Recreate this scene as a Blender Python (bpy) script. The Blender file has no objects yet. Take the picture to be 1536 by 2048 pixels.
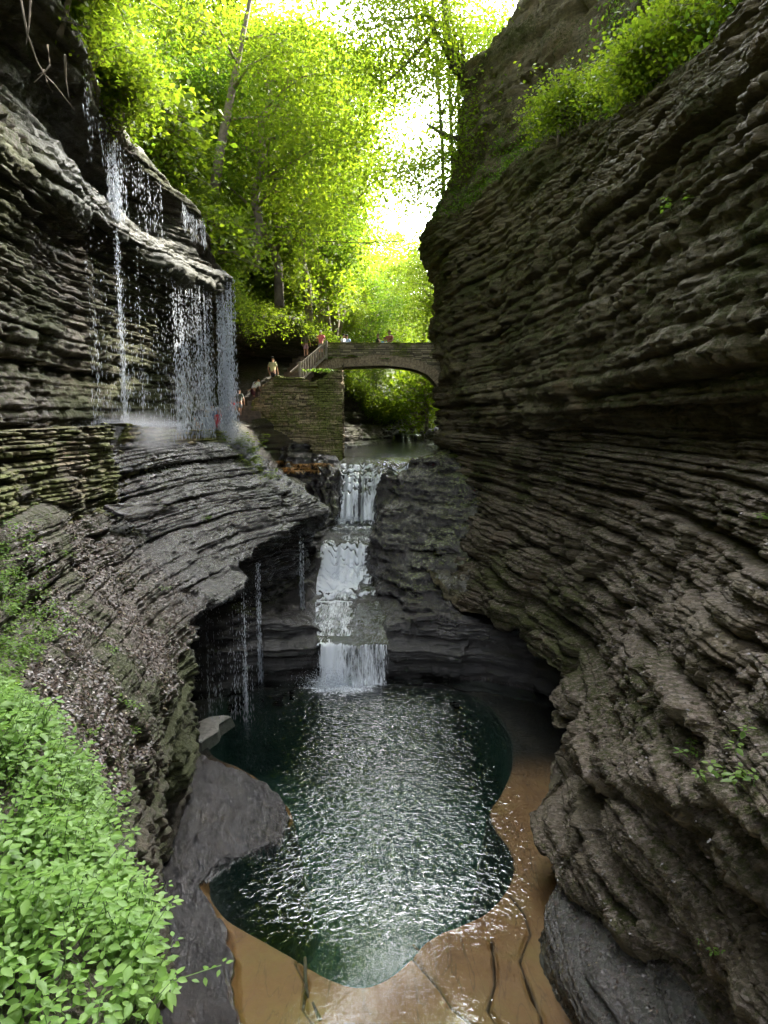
import bpy, math, random
import numpy as np
from mathutils import Vector, Matrix
R = math.radians
SC = bpy.context.scene
# ------------------------------------------------------------------ camera
F = 1380.0                      # focal length in pixels of the 1536x2048 photograph
PITCH = R(-7.6)
cam_d = bpy.data.cameras.new('camera'); cam = bpy.data.objects.new('camera', cam_d)
SC.collection.objects.link(cam); SC.camera = cam
cam.location = (0, 0, 0); cam.rotation_euler = (R(90) + PITCH, 0, 0)
cam_d.sensor_fit = 'VERTICAL'; cam_d.sensor_height = 36.0; cam_d.lens = 36.0 * F / 2048
cam_d.clip_start = 0.05; cam_d.clip_end = 2000
SC.render.resolution_x = 768; SC.render.resolution_y = 1024
# ------------------------------------------------------------------ light
SUN_AZ, SUN_EL = R(48), R(43)   # azimuth clockwise from +Y (the way the camera looks)
W = bpy.data.worlds.new('World'); SC.world = W; W.use_nodes = True
nt = W.node_tree; nt.nodes.clear()
sky = nt.nodes.new('ShaderNodeTexSky'); sky.sky_type = 'NISHITA'; sky.sun_disc = False
sky.sun_elevation = SUN_EL; sky.sun_rotation = SUN_AZ
sky.air_density = 1.0; sky.dust_density = 3.0; sky.ozone_density = 0.6
hs = nt.nodes.new('ShaderNodeHueSaturation'); hs.inputs['Saturation'].default_value = 0.26
bg = nt.nodes.new('ShaderNodeBackground'); bg.inputs['Strength'].default_value = 0.15
wo = nt.nodes.new('ShaderNodeOutputWorld')
# added bright patch of sky ahead, off the sun, for the pool to reflect
tc = nt.nodes.new('ShaderNodeTexCoord'); dt = nt.nodes.new('ShaderNodeVectorMath'); dt.operation = 'DOT_PRODUCT'
dt.inputs[1].default_value = (math.sin(R(8)) * math.cos(R(30)), math.cos(R(8)) * math.cos(R(30)), math.sin(R(30)))
nt.links.new(tc.outputs['Generated'], dt.inputs[0])
cn = nt.nodes.new('ShaderNodeTexNoise'); cn.inputs['Scale'].default_value = 2.5; cn.inputs['Detail'].default_value = 6; nt.links.new(tc.outputs['Generated'], cn.inputs['Vector'])
mr = nt.nodes.new('ShaderNodeMapRange'); mr.interpolation_type = 'SMOOTHSTEP'
for q, v in zip(('From Min', 'From Max', 'To Min', 'To Max'), (.62, .97, .75, 5.0)): mr.inputs[q].default_value = v
nt.links.new(dt.outputs['Value'], mr.inputs['Value'])
ml = nt.nodes.new('ShaderNodeMath'); ml.operation = 'MULTIPLY_ADD'; ml.inputs[1].default_value = .8; ml.inputs[2].default_value = .6; nt.links.new(cn.outputs[0], ml.inputs[0])
mm_ = nt.nodes.new('ShaderNodeMath'); mm_.operation = 'MULTIPLY'; nt.links.new(ml.outputs[0], mm_.inputs[0]); nt.links.new(mr.outputs[0], mm_.inputs[1])
vm = nt.nodes.new('ShaderNodeVectorMath'); vm.operation = 'SCALE'; nt.links.new(hs.outputs[0], vm.inputs[0]); nt.links.new(mm_.outputs[0], vm.inputs['Scale'])
nt.links.new(sky.outputs[0], hs.inputs['Color']); nt.links.new(vm.outputs[0], bg.inputs['Color'])
nt.links.new(bg.outputs[0], wo.inputs['Surface'])
sd = bpy.data.lights.new('sun', 'SUN'); so = bpy.data.objects.new('sun', sd); SC.collection.objects.link(so)
sd.energy = 3.6; sd.angle = R(0.5); sd.color = (1.0, 0.93, 0.80)
sdir = Vector((math.sin(SUN_AZ) * math.cos(SUN_EL), math.cos(SUN_AZ) * math.cos(SUN_EL), math.sin(SUN_EL)))
so.rotation_euler = sdir.to_track_quat('Z', 'Y').to_euler()
SC.view_settings.view_transform = 'Standard'; SC.view_settings.look = 'None'
SC.view_settings.gamma = 1.0; SC.view_settings.exposure = 3.0
cy = SC.cycles
cy.max_bounces = 7; cy.diffuse_bounces = 4; cy.glossy_bounces = 3; cy.transmission_bounces = 5
cy.transparent_max_bounces = 14; cy.sample_clamp_indirect = 6.0; cy.use_adaptive_sampling = True
cy.adaptive_threshold = 0.02; cy.caustics_reflective = False; cy.caustics_refractive = False
cy.use_denoising = True
# ------------------------------------------------------------------ helpers
CP, SP_ = math.cos(PITCH), math.sin(PITCH)
def ray(px, py):
    a = (px - 768) / F; b = (1024 - py) / F
    return np.array([a, CP - b * SP_, SP_ + b * CP])
def P(px, py, Y):               # (x, z, Y) of the point seen at a pixel, Y metres ahead
    d = ray(px, py); s = Y / d[1]
    return (d[0] * s, d[2] * s, Y)
def G(px, py, z):               # plan point (x, Y) on the level z
    d = ray(px, py); s = z / d[2]
    return (d[0] * s, d[1] * s)
def proj(p):
    p = np.asarray(p, float); x, y, z = p[..., 0], p[..., 1], p[..., 2]
    f = y * CP + z * SP_; u = -y * SP_ + z * CP
    return 768 + F * x / f, 1024 - F * u / f
def link(o, parent=None):
    SC.collection.objects.link(o)
    if parent: o.parent = parent
    return o
def tag(o, label=None, cat=None, group=None, kind=None):
    if label: o['label'] = label
    if cat: o['category'] = cat
    if group: o['group'] = group
    if kind: o['kind'] = kind
    return o
def empty(name, loc=(0, 0, 0), rz=0.0):
    o = bpy.data.objects.new(name, None); o.location = loc; o.rotation_euler = (0, 0, rz)
    o.empty_display_size = 0.2
    return link(o)
def copy_tree(o, parent=None):
    c = o.copy(); link(c, parent)
    for ch in list(o.children): copy_tree(ch, c)
    return c
def np_mesh(name, V, Fq, mat, parent=None, smooth=False, attrs=None, uv=None):
    """V (n,3); Fq (m,k) all faces with k corners"""
    V = np.ascontiguousarray(V, np.float32); Fq = np.ascontiguousarray(Fq, np.int32)
    me = bpy.data.meshes.new(name); k = Fq.shape[1]
    me.vertices.add(len(V)); me.vertices.foreach_set('co', V.ravel())
    me.loops.add(Fq.size); me.loops.foreach_set('vertex_index', Fq.ravel())
    me.polygons.add(len(Fq)); me.polygons.foreach_set('loop_start', np.arange(0, Fq.size, k, dtype=np.int32))
    me.update(calc_edges=True)
    if smooth: me.polygons.foreach_set('use_smooth', np.ones(len(Fq), bool))
    for n, A in (attrs or {}).items():
        at = me.color_attributes.new(n, 'FLOAT_COLOR', 'POINT'); B = np.ones((len(V), 4), np.float32)
        B[:, :A.shape[1]] = A; at.data.foreach_set('color', B.ravel())
    if uv is not None:
        l = me.uv_layers.new(name='UVMap'); l.data.foreach_set('uv', uv[Fq.ravel()].astype(np.float32).ravel())
    if mat: me.materials.append(mat)
    me.validate()
    o = bpy.data.objects.new(name, me)
    return link(o, parent)
# --- noise
def hsh(i, j, k, s=0):
    with np.errstate(over='ignore'):
        h = (i.astype(np.int64) * 374761393 + j.astype(np.int64) * 668265263 + k.astype(np.int64) * 2147483647 + s * 974634777) & 0xffffffff
        h = ((h ^ (h >> 13)) * 1274126177) & 0xffffffff
        h = ((h ^ (h >> 16)) * 2246822519) & 0xffffffff
    return ((h ^ (h >> 15)) & 0xffffff).astype(np.float32) / 16777215.0
def vnoise(x, y, z, s=0):
    xi, yi, zi = np.floor(x), np.floor(y), np.floor(z)
    fx, fy, fz = x - xi, y - yi, z - zi
    fx = fx * fx * (3 - 2 * fx); fy = fy * fy * (3 - 2 * fy); fz = fz * fz * (3 - 2 * fz)
    i, j, k = xi.astype(np.int64), yi.astype(np.int64), zi.astype(np.int64)
    r = 0
    for a in (0, 1):
        for b in (0, 1):
            for c in (0, 1):
                w = (fx if a else 1 - fx) * (fy if b else 1 - fy) * (fz if c else 1 - fz)
                r = r + w * hsh(i + a, j + b, k + c, s)
    return r * 2 - 1
def fbm(x, y, z, o=4, s=0):
    r = 0; a = 0.5
    for q in range(o):
        r = r + a * vnoise(x, y, z, s + q * 17); x = x * 2.03; y = y * 2.03; z = z * 2.03; a *= 0.5
    return r
def sstep(a, b, x):
    t = np.clip((x - a) / (b - a), 0, 1); return t * t * (3 - 2 * t)
def strata(x, y, z, amp=1.0, s=0, fine=1.0, coarse=0.0):
    """how far out each bed of the layered rock stands, in metres"""
    w = vnoise(x * .9, y * .9, z * .9, s + 41)
    zz = z + 0.10 * vnoise(x * .13, y * .13, z * 0.05, s + 5) + 0.02 * x + .02 * w
    out = 0
    for L, A, fq in ((1.35, .30, .25), (0.46, .20, .55), (0.19, .12 * fine, 1.1), (0.085, .06 * fine, 2.2)):
        t = zz / L + 0.6 * vnoise(zz / L / 2.3, zz * 0, zz * 0, s + 31) + .14 * vnoise(x * fq * .6, y * fq * .6, zz * .3, s + 3)
        i = np.floor(t); f = t - i
        h = hsh(i.astype(np.int64), i.astype(np.int64) * 0, i.astype(np.int64) * 0, s + int(L * 100))
        n = vnoise(x * fq, y * fq, i * 7.31, s + 11) + .6 * vnoise(x * fq * 3.1, y * fq * 3.1, i * 3.7, s + 12) + .35 * vnoise(x * fq * 8, y * fq * 8, i * 2.9, s + 13)
        ca, sa = math.cos(.5 + L), math.sin(.5 + L)          # blocks between upright joints
        u = (x * ca + y * sa) * fq * 1.6 + 3.1 * h + .35 * n; v = (y * ca - x * sa) * fq * 1.2 + 7.7 * h
        blk = hsh(np.floor(u).astype(np.int64), np.floor(v).astype(np.int64), i.astype(np.int64), s + 9) - .5
        u2 = u * 2.7 + .6 * n; v2 = v * 2.7 + 1.7 * h
        blk = blk + .55 * (hsh(np.floor(u2).astype(np.int64), np.floor(v2).astype(np.int64), i.astype(np.int64), s + 10) - .5)
        gate = .55 + .45 * sstep(-.35, .3, vnoise(x * fq * .8, y * fq * .8, i * 4.1 + 9, s + 21))
        prof = 1 - np.clip((f - .74) / .26, 0, 1) ** 1.5 - .6 * np.clip((.15 - f) / .15, 0, 1) ** 1.2
        A = A * (1 + coarse * (.35 if L > 1 else .9 if L > .3 else -.25)); out = out + A * gate * ((h - .5) * 1.1 + n * .28 + blk * (1.35 - .75 * np.minimum(coarse, 1)) + (prof - .85) * 1.25)
    out = out + .10 * fbm(x * 1.1, y * 1.1, z * 1.6, 3, s + 76) + .07 * fine * fbm(x * 4, y * 4, z * 8, 4, s + 77)
    return out * amp
# --- interpolation of section rows along Y
def pchip(xs, ys, q):
    xs = np.asarray(xs, float); ys = np.asarray(ys, float)
    h = np.diff(xs); d = np.diff(ys) / h; m = np.zeros(len(xs))
    for i in range(1, len(xs) - 1):
        if d[i - 1] * d[i] > 0: m[i] = 2 * d[i - 1] * d[i] / (d[i - 1] + d[i])
    m[0] = d[0]; m[-1] = d[-1]
    q = np.clip(q, xs[0], xs[-1]); i = np.clip(np.searchsorted(xs, q) - 1, 0, len(h) - 1)
    t = (q - xs[i]) / h[i]
    return ((2 * t**3 - 3 * t**2 + 1) * ys[i] + (t**3 - 2 * t**2 + t) * h[i] * m[i]
            + (-2 * t**3 + 3 * t**2) * ys[i + 1] + (t**3 - t**2) * h[i] * m[i + 1])
def rows_at(rows, Y):
    X = []; Z = []
    for r in rows:
        r = sorted(r, key=lambda a: a[2]); yy = [a[2] for a in r]
        X.append(pchip(yy, [a[0] for a in r], Y)); Z.append(pchip(yy, [a[1] for a in r], Y))
    return np.array(X), np.array(Z)          # (rows, nY)
def sheet(rows, Y, counts, smooth=5):
    X, Z = rows_at(rows, Y); px = []; pz = []; tv = []
    for k, n in enumerate(counts):
        t = np.arange(n)[:, None] / n
        px.append(X[k] * (1 - t) + X[k + 1] * t); pz.append(Z[k] * (1 - t) + Z[k + 1] * t); tv.append(k + t[:, 0])
    px.append(X[-1:]); pz.append(Z[-1:]); tv.append([len(counts)])
    px = np.concatenate(px); pz = np.concatenate(pz); tv = np.concatenate(tv)
    ker = np.ones(2 * smooth + 1) / (2 * smooth + 1)
    for _ in range(2):
        for A in (px, pz):
            B = np.pad(A, ((smooth, smooth), (0, 0)), mode='edge'); c = np.cumsum(np.pad(B, ((1, 0), (0, 0))), 0)
            A[:] = (c[2 * smooth + 1:] - c[:-2 * smooth - 1]) / (2 * smooth + 1)
    return np.stack([px, np.broadcast_to(Y, px.shape).copy(), pz], -1), tv
def grid_normals(Pt, side):
    a = np.gradient(Pt, axis=0); b = np.gradient(Pt, axis=1); n = np.cross(a, b) * side
    return n / (np.linalg.norm(n, axis=-1, keepdims=True) + 1e-9)
def grid_faces(nr, nc, flip=False):
    i = np.arange(nr - 1)[:, None] * nc + np.arange(nc - 1)[None]; i = i.ravel()
    f = np.stack([i, i + 1, i + nc + 1, i + nc], 1)
    return f[:, ::-1] if flip else f
# --- node helpers
class NT:
    def __init__(s, name):
        s.m = bpy.data.materials.new(name); s.m.use_nodes = True; s.t = s.m.node_tree; s.t.nodes.clear()
        s.out = s.n('ShaderNodeOutputMaterial')
    def n(s, typ, **kw):
        nd = s.t.nodes.new(typ)
        for k, v in kw.items():
            if k in ('operation', 'blend_type', 'data_type', 'attribute_name', 'noise_dimensions', 'feature', 'wave_type', 'bands_direction', 'uv_map'): setattr(nd, k, v)
        return nd
    def l(s, a, b): s.t.links.new(a, b)
    def set(s, sock, v):
        if hasattr(v, 'is_output') or hasattr(v, 'links'): s.l(v, sock)
        else:
            if isinstance(v, tuple) and len(v) == 3 and sock.type == 'RGBA': v = v + (1,)
            sock.default_value = v
    def math(s, op, a, b=0.0, c=0.0, clamp=False):
        nd = s.n('ShaderNodeMath', operation=op); nd.use_clamp = clamp
        for q, v in enumerate((a, b, c)): s.set(nd.inputs[q], v)
        return nd.outputs[0]
    def mix(s, f, a, b, mode='MIX'):
        nd = s.n('ShaderNodeMix', data_type='RGBA', blend_type=mode)
        s.set(nd.inputs[0], f); s.set(nd.inputs[6], a); s.set(nd.inputs[7], b); return nd.outputs[2]
    def noise(s, vec, scale, detail=4, rough=.6, dist=0.0):
        nd = s.n('ShaderNodeTexNoise'); s.set(nd.inputs['Vector'], vec)
        nd.inputs['Scale'].default_value = scale; nd.inputs['Detail'].default_value = detail
        nd.inputs['Roughness'].default_value = rough; nd.inputs['Distortion'].default_value = dist
        return nd.outputs[0]
    def vor(s, vec, scale, feature='F1'):
        nd = s.n('ShaderNodeTexVoronoi', feature=feature); s.set(nd.inputs['Vector'], vec); nd.inputs['Scale'].default_value = scale
        return nd
    def mapping(s, vec, scale=(1, 1, 1), rot=(0, 0, 0)):
        nd = s.n('ShaderNodeMapping'); s.set(nd.inputs[0], vec); nd.inputs['Scale'].default_value = scale
        nd.inputs['Rotation'].default_value = rot; return nd.outputs[0]
    def ramp(s, f, stops):
        nd = s.n('ShaderNodeValToRGB'); s.set(nd.inputs[0], f); e = nd.color_ramp.elements
        while len(e) < len(stops): e.new(.5)
        for q, (p, c) in enumerate(stops): e[q].position = p; e[q].color = tuple(c) + (1,) if len(c) == 3 else c
        return nd.outputs[0]
    def pos(s): return s.n('ShaderNodeNewGeometry').outputs['Position']
    def attr(s, name):
        a = s.n('ShaderNodeAttribute', attribute_name=name); sp = s.n('ShaderNodeSeparateColor'); s.l(a.outputs['Color'], sp.inputs[0])
        return sp.outputs
    def bump(s, h, strength, dist, normal=None):
        nd = s.n('ShaderNodeBump'); s.set(nd.inputs['Height'], h); nd.inputs['Strength'].default_value = strength
        nd.inputs['Distance'].default_value = dist
        if normal is not None: s.l(normal, nd.inputs['Normal'])
        return nd.outputs[0]
    def bsdf(s, **kw):
        nd = s.n('ShaderNodeBsdfPrincipled')
        for k, v in kw.items(): s.set(nd.inputs[k.replace('_', ' ')], v)
        return nd.outputs[0]
    def done(s, sh): s.l(sh, s.out.inputs['Surface']); return s.m
def simple(name, col, rough=.8, var=.25, scale=8, bump=0.0, **kw):
    t = NT(name); p = t.n('ShaderNodeTexCoord').outputs['Object']; f = t.noise(p, scale, 5)
    c2 = tuple(c * (1 - var) for c in col); c3 = tuple(min(1, c * (1 + var)) for c in col)
    c = t.ramp(f, [(.3, c2), (.7, c3)])
    k = dict(Base_Color=c, Roughness=rough); k.update(kw)
    if bump: k['Normal'] = t.bump(f, .6, bump)
    return t.done(t.bsdf(**k))
# ------------------------------------------------------------------ materials
def rock_material(name, base=(.06, .054, .044), moss=(.055, .072, .016), litter=(.13, .09, .072), dry_rough=.75):
    """layered shale; point colour 'mask' = moss (on the right wall also painted shade), wet, leaf litter"""
    t = NT(name); p = t.pos(); m = t.attr('mask')
    lay = t.noise(t.mapping(p, (.6, .6, 9)), 1.6, 6, .65); lay2 = t.noise(t.mapping(p, (1.5, 1.5, 22)), 1.3, 4, .7)
    big = t.noise(p, .7, 5, .6); fine = t.noise(p, 14, 6, .7); sp = t.noise(p, 45, 3, .6)
    dk = tuple(c * .35 for c in base); lt = tuple(min(1, c * 2.3) for c in base); wm = (base[0] * 1.45, base[1] * 1.12, base[2] * .85)
    c = t.ramp(lay, [(.30, dk), (.5, base), (.72, lt)])
    c = t.mix(t.math('MULTIPLY', t.ramp(lay2, [(.35, (0, 0, 0)), (.75, (1, 1, 1))]), .5), c, lt)
    c = t.mix(t.math('MULTIPLY', t.ramp(big, [(.5, (0, 0, 0)), (.7, (1, 1, 1))]), .55), c, wm)
    c = t.mix(t.math('MULTIPLY', t.ramp(fine, [(.35, (1, 1, 1)), (.6, (0, 0, 0))]), .45), c, dk)
    # leaf litter
    vo = t.vor(t.mapping(p, (1, 1, 2)), 17); vc = t.n('ShaderNodeSeparateColor'); t.l(vo.outputs['Color'], vc.inputs[0])
    lc = t.ramp(vc.outputs[0], [(.0, tuple(q * .35 for q in litter)), (.45, litter), (.8, (.19, .145, .12)), (1, (.30, .25, .22))])
    lm = t.math('MULTIPLY', m[2], t.math('GREATER_THAN', t.math('ADD', fine, t.math('MULTIPLY', m[2], .35)), .52), clamp=True)
    c = t.mix(lm, c, lc)
    # moss
    mn = t.noise(p, 9, 6, .75)
    mm = t.math('MULTIPLY', t.math('SUBTRACT', t.math('ADD', t.math('MULTIPLY', t.math('SUBTRACT', mn, .5), 1.6), m[0]), .33), 4.0, clamp=True)
    mc = t.ramp(sp, [(.3, tuple(q * .55 for q in moss)), (.7, tuple(q * 1.35 for q in moss))])
    c = t.mix(mm, c, mc)
    wet = m[1]
    c = t.mix(t.math('MULTIPLY', wet, .45), c, (0, 0, 0), 'MIX') if False else t.mix(t.math('MULTIPLY', wet, .9), c, t.mix(1.0, c, (.16, .16, .18), 'MULTIPLY'))
    wn = t.noise(p, 5, 5, .7)
    wr = t.math('ADD', t.math('MULTIPLY', wn, .4), -.08, clamp=True)
    rough = t.math('ADD', t.math('MULTIPLY', t.math('SUBTRACT', 1.0, wet), dry_rough), t.math('MULTIPLY', wet, wr))
    rough = t.math('ADD', rough, t.math('MULTIPLY', mm, .3), clamp=True)
    h = t.math('ADD', t.math('MULTIPLY', lay2, .6), t.math('ADD', fine, t.math('MULTIPLY', sp, t.math('SUBTRACT', .35, t.math('MULTIPLY', wet, .27)))))
    h = t.math('ADD', h, t.math('MULTIPLY', t.math('MULTIPLY', lm, vc.outputs[1]), .8))
    nb = t.bump(h, 1.0, .06)
    spec = t.math('ADD', .3, t.math('MULTIPLY', wet, .75))
    return t.done(t.bsdf(Base_Color=c, Roughness=rough, Normal=nb, Specular_IOR_Level=spec, IOR=t.math('ADD', 1.42, t.math('MULTIPLY', wet, .12))))
M = {}
M['rock_left'] = rock_material('wet mossy shale', (.060, .047, .026), (.050, .058, .010))
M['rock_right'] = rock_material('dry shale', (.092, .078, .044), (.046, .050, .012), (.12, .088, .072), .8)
M['rock_bed'] = rock_material('dark wet stream bed shale', (.052, .046, .038))
def soil_material():
    t = NT('forest floor'); p = t.pos(); a = t.noise(p, 1.5, 6, .7); b = t.noise(p, 20, 4, .7)
    c = t.ramp(a, [(.3, (.035, .045, .014)), (.5, (.06, .075, .02)), (.7, (.10, .075, .04))])
    c = t.mix(.4, c, t.ramp(b, [(.3, (.02, .03, .01)), (.7, (.09, .12, .03))]))
    return t.done(t.bsdf(Base_Color=c, Roughness=.95, Normal=t.bump(b, 1, .1)))
M['soil'] = soil_material()
def leaf_material(name, col, col2, trans=.62, rough=.5, tcol=None):
    t = NT(name); g = t.n('ShaderNodeNewGeometry'); oi = t.n('ShaderNodeObjectInfo')
    r = t.math('FRACT', t.math('ADD', g.outputs['Random Per Island'], t.math('MULTIPLY', oi.outputs['Random'], .37)))
    c = t.ramp(r, [(.0, col), (.55, tuple((a + b) / 2 for a, b in zip(col, col2))), (1., col2)])
    big = t.noise(t.pos(), .35, 3, .5)
    c = t.mix(t.ramp(big, [(.35, (0, 0, 0)), (.7, (.55, .55, .55))]), c, tuple(q * .6 for q in col))
    pr = t.bsdf(Base_Color=c, Roughness=rough, Specular_IOR_Level=.35)
    tr = t.n('ShaderNodeBsdfTranslucent'); t.l(t.mix(1.0, c, tcol or (1.4, 1.4, .65), 'MULTIPLY'), tr.inputs['Color'])
    mx = t.n('ShaderNodeMixShader'); mx.inputs[0].default_value = trans; t.l(pr, mx.inputs[1]); t.l(tr.outputs[0], mx.inputs[2])
    return t.done(mx.outputs[0])
M['leaf_yellow'] = leaf_material('sunlit maple leaf', (.11, .18, .018), (.21, .27, .026))
M['leaf_green'] = leaf_material('green beech leaf', (.07, .15, .018), (.14, .22, .026))
M['leaf_dark'] = leaf_material('hemlock needle', (.05, .10, .02), (.09, .16, .03), .5)
M['leaf_pale'] = leaf_material('pale ground plant leaf', (.12, .24, .035), (.21, .35, .07), .4)
M['leaf_fern'] = leaf_material('fern frond', (.10, .2, .03), (.18, .28, .05), .5)
M['leaf_dry'] = leaf_material('dry orange grass blade', (.30, .15, .04), (.42, .24, .07), .4)
M['bark'] = simple('grey bark', (.17, .14, .105), .9, .4, 6, .03)
M['bark_dark'] = simple('dark bark', (.07, .055, .042), .9, .4, 6, .03)
M['stem'] = simple('green stem', (.12, .20, .05), .6)
# ------------------------------------------------------------------ the gorge: cross-section lines, each given along the gorge
POOL = -8.0
def Wd(*a): return [(x, z, y) for (x, z, y) in a]
Lrows = [
 Wd((-46, 40, -6), (-46, 42, 150)),
 Wd((-19, 22, -6), (-19, 23, 30), (-18, 22, 45), (-16, 20, 60), (-9, 20, 80), (6, 18, 150)),
 Wd((-7.6, 9.6, -6), (-7.3, 9.3, 12), (-7.8, 8.8, 20), (-7.4, 7.9, 24), (-6.8, 6.2, 26.5), (-7.6, 5.4, 31), (-7.4, 5.8, 38), (-6, 6, 41), (-4.6, 6, 45), (-2.6, 3.8, 50), (-.2, 1.8, 55), (3, 1.8, 70), (12, 3, 150)),
 # 3 cap lip
 [(-6.6, 8.9, -6), P(130, 0, 15), P(240, 268, 20), P(335, 360, 23), P(405, 435, 25.5), (-6.1, 5.2, 27.5), P(480, 622, 32), P(540, 632, 37), P(600, 640, 41)] + Wd((-4.0, 4.9, 45), (-2.2, 3.2, 50), (.0, .9, 56), (3.2, .8, 70), (12, 1.5, 150)),
 # 4 recess under the cap
 Wd((-7.6, 7.6, -6), (-7.9, 7.4, 15), (-8.6, 7.0, 20), (-8.0, 6.5, 23), (-6.9, 6.0, 25.3), (-6.7, 4.9, 27.5), (-7.6, 4.0, 32), (-7.5, 4.6, 38), (-5.6, 5.2, 42), (-4.2, 4.6, 45), (-2.4, 3.0, 50), (-.2, .7, 56), (3.2, .7, 70), (12, 1, 150)),
 # 5 second lip, mossy
 [(-6.6, 4.9, -6), P(60, 360, 14.5), P(200, 430, 18.2), P(240, 452, 19.6), P(330, 532, 22.6), P(380, 565, 24.5), P(446, 556, 26.6), (-6.4, 4.2, 28)] + Wd((-8.2, 3.4, 32), (-8.6, 4.0, 38), (-7.0, 4.8, 42), (-4.4, 4.2, 45), (-2.6, 2.6, 50), (-.4, .5, 56), (3.2, .6, 70), (12, .8, 150)),
 # 6 under it
 Wd((-7.2, 4.2, -6), (-7.4, 4.3, 14), (-8.0, 4.9, 19), (-7.7, 4.5, 22.5), (-7.2, 4.2, 26.5), (-7.6, 3.6, 29), (-8.7, 2.8, 33), (-9.2, 3.2, 38), (-8.0, 4.4, 42), (-4.6, 3.9, 45), (-2.8, 2.2, 50), (-.6, .3, 56), (3.2, .5, 70), (12, .6, 150)),
 # 7 middle of the wall
 Wd((-7.2, 2.2, -6), (-7.6, 2.4, 13), (-8.1, 2.6, 19), (-7.9, 2.6, 24), (-8.0, 2.2, 28), (-9.0, 1.7, 33), (-9.5, 2.2, 38), (-8.6, 4.1, 42), (-4.8, 3.8, 45), (-3, 1.2, 50), (-.8, 0.0, 56), (3.2, .2, 70), (12, .4, 150)),
 # 8 foot of the wall, back of the path
 Wd((-7.1, -.7, -6), (-7.3, -.7, 13), (-8.0, -.7, 19), (-7.8, -.7, 24), (-8.0, -.6, 28), (-9.0, -.3, 33), (-9.4, .5, 38), (-8.8, 3.0, 41), (-7.6, 3.9, 44), (-4.8, 3.7, 46), (-3.0, 0, 50), (-.8, -.4, 56), (3.2, -.3, 70), (12, 0, 150)),
 # 9 outer edge of the path
 [(-5.6, -.7, -6), (-6.0, -.62, 7), P(-10, 880, 11), P(215, 880, 16), P(330, 880, 22), P(472, 884, 27)] + Wd((-6.2, -.75, 31), (-6.8, -.2, 36), (-5.5, .5, 39), (-4.3, 2.8, 43), (-3.8, .0, 47), (-2.6, -.4, 50), (-.5, -.6, 56), (3.3, -.5, 70), (12, 0, 150)),
 # 10 foot of the stone face
 [(-4.6, -1.7, -6), (-5.2, -1.7, 6), P(0, 1040, 9.8), P(210, 1010, 15.3), P(350, 948, 21.3), P(520, 950, 26.3)] + Wd((-5.0, -2.1, 30), (-5.6, -2.1, 35), (-4.2, -1.9, 37), (-3.0, -1.8, 40), (-2.9, -1.8, 46), (-1.8, -1.5, 50), (-.1, -1.3, 56), (3.5, -1, 70), (12, 0, 150)),
 # 11 middle of the wet terrace
 [(-2.6, -1.9, -6), (-2.4, -1.9, 1), P(0, 1500, 4), P(10, 1420, 5.5), P(25, 1290, 8), P(130, 1190, 11), P(300, 1085, 17), P(430, 1015, 21.5), P(585, 985, 25.5)] + Wd((-3.4, -2.8, 29), (-4.2, -2.9, 34), (-3.6, -2.3, 38), (-2.8, -2.0, 44), (-1.5, -1.7, 50), (.1, -1.5, 56), (3.6, -1.2, 70), (12, 0, 150)),
 # 12 the lip over the pool
 [(-1.3, -2.3, -6), (-1.2, -2.4, 1), P(262, 2048, 2.6), P(215, 1760, 4.2), P(190, 1600, 6), P(235, 1480, 8.5), P(325, 1335, 11.5), P(345, 1268, 14), P(480, 1172, 18), P(512, 1100, 20.8), P(575, 1058, 23), P(655, 1018, 26)] + Wd((-2.9, -4.0, 29), (-3.5, -4.0, 34), (-3.1, -3.0, 38), (-2.7, -2.1, 44), (-1.4, -1.9, 50), (.2, -1.7, 56), (3.7, -1.5, 70), (12, 0, 150)),
 # 13 below the lip
 Wd((-1.4, -3.6, -6), (-1.6, -4.2, 3), (-2.6, -4.5, 6), (-3.45, -4.9, 9), (-3.95, -5.2, 11.5), (-4.05, -5.3, 13.6), (-4.7, -4.9, 15.5), (-5.3, -4.5, 18), (-4.9, -4.5, 21), (-3.9, -4.2, 23.5), (-3.2, -4.6, 27), (-2.9, -5, 30), (-3.1, -5, 34), (-2.8, -3.2, 38), (-2.7, -2.2, 44), (-1.4, -2.1, 50), (.2, -1.9, 56), (3.7, -1.6, 70), (12, 0, 150)),
 # 14 grotto wall
 Wd((-2.2, -6.3, -6), (-2.4, -6.3, 4), (-3.2, -6.6, 8.5), (-4.0, -6.7, 11.3), (-4.25, -6.9, 13.6), (-5.2, -6.3, 15.5), (-6.0, -6.1, 18), (-5.7, -6.1, 20.5), (-4.3, -6, 24), (-3.1, -6, 28), (-2.9, -6, 34), (-2.7, -4.2, 38), (-2.7, -2.8, 44), (-1.4, -2.6, 50), (.2, -2.5, 56), (3.7, -2.2, 70), (12, 0, 150)),
 # 15 foot, under water
 Wd((-2.6, -8.6, -6), (-2.6, -8.6, 6), (-3.0, -8.6, 8), (-4.0, -8.6, 11.1), (-4.3, -8.6, 13.6), (-5.2, -8.6, 16.5), (-5.7, -8.6, 19), (-5.2, -8.6, 21), (-4.0, -8.6, 24), (-3.0, -8.6, 28), (-2.9, -8.6, 34), (-2.6, -6, 38), (-2.7, -4, 44), (-1.4, -4, 50), (.2, -4, 56), (3.7, -4, 70), (12, -3, 150)),
]
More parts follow.
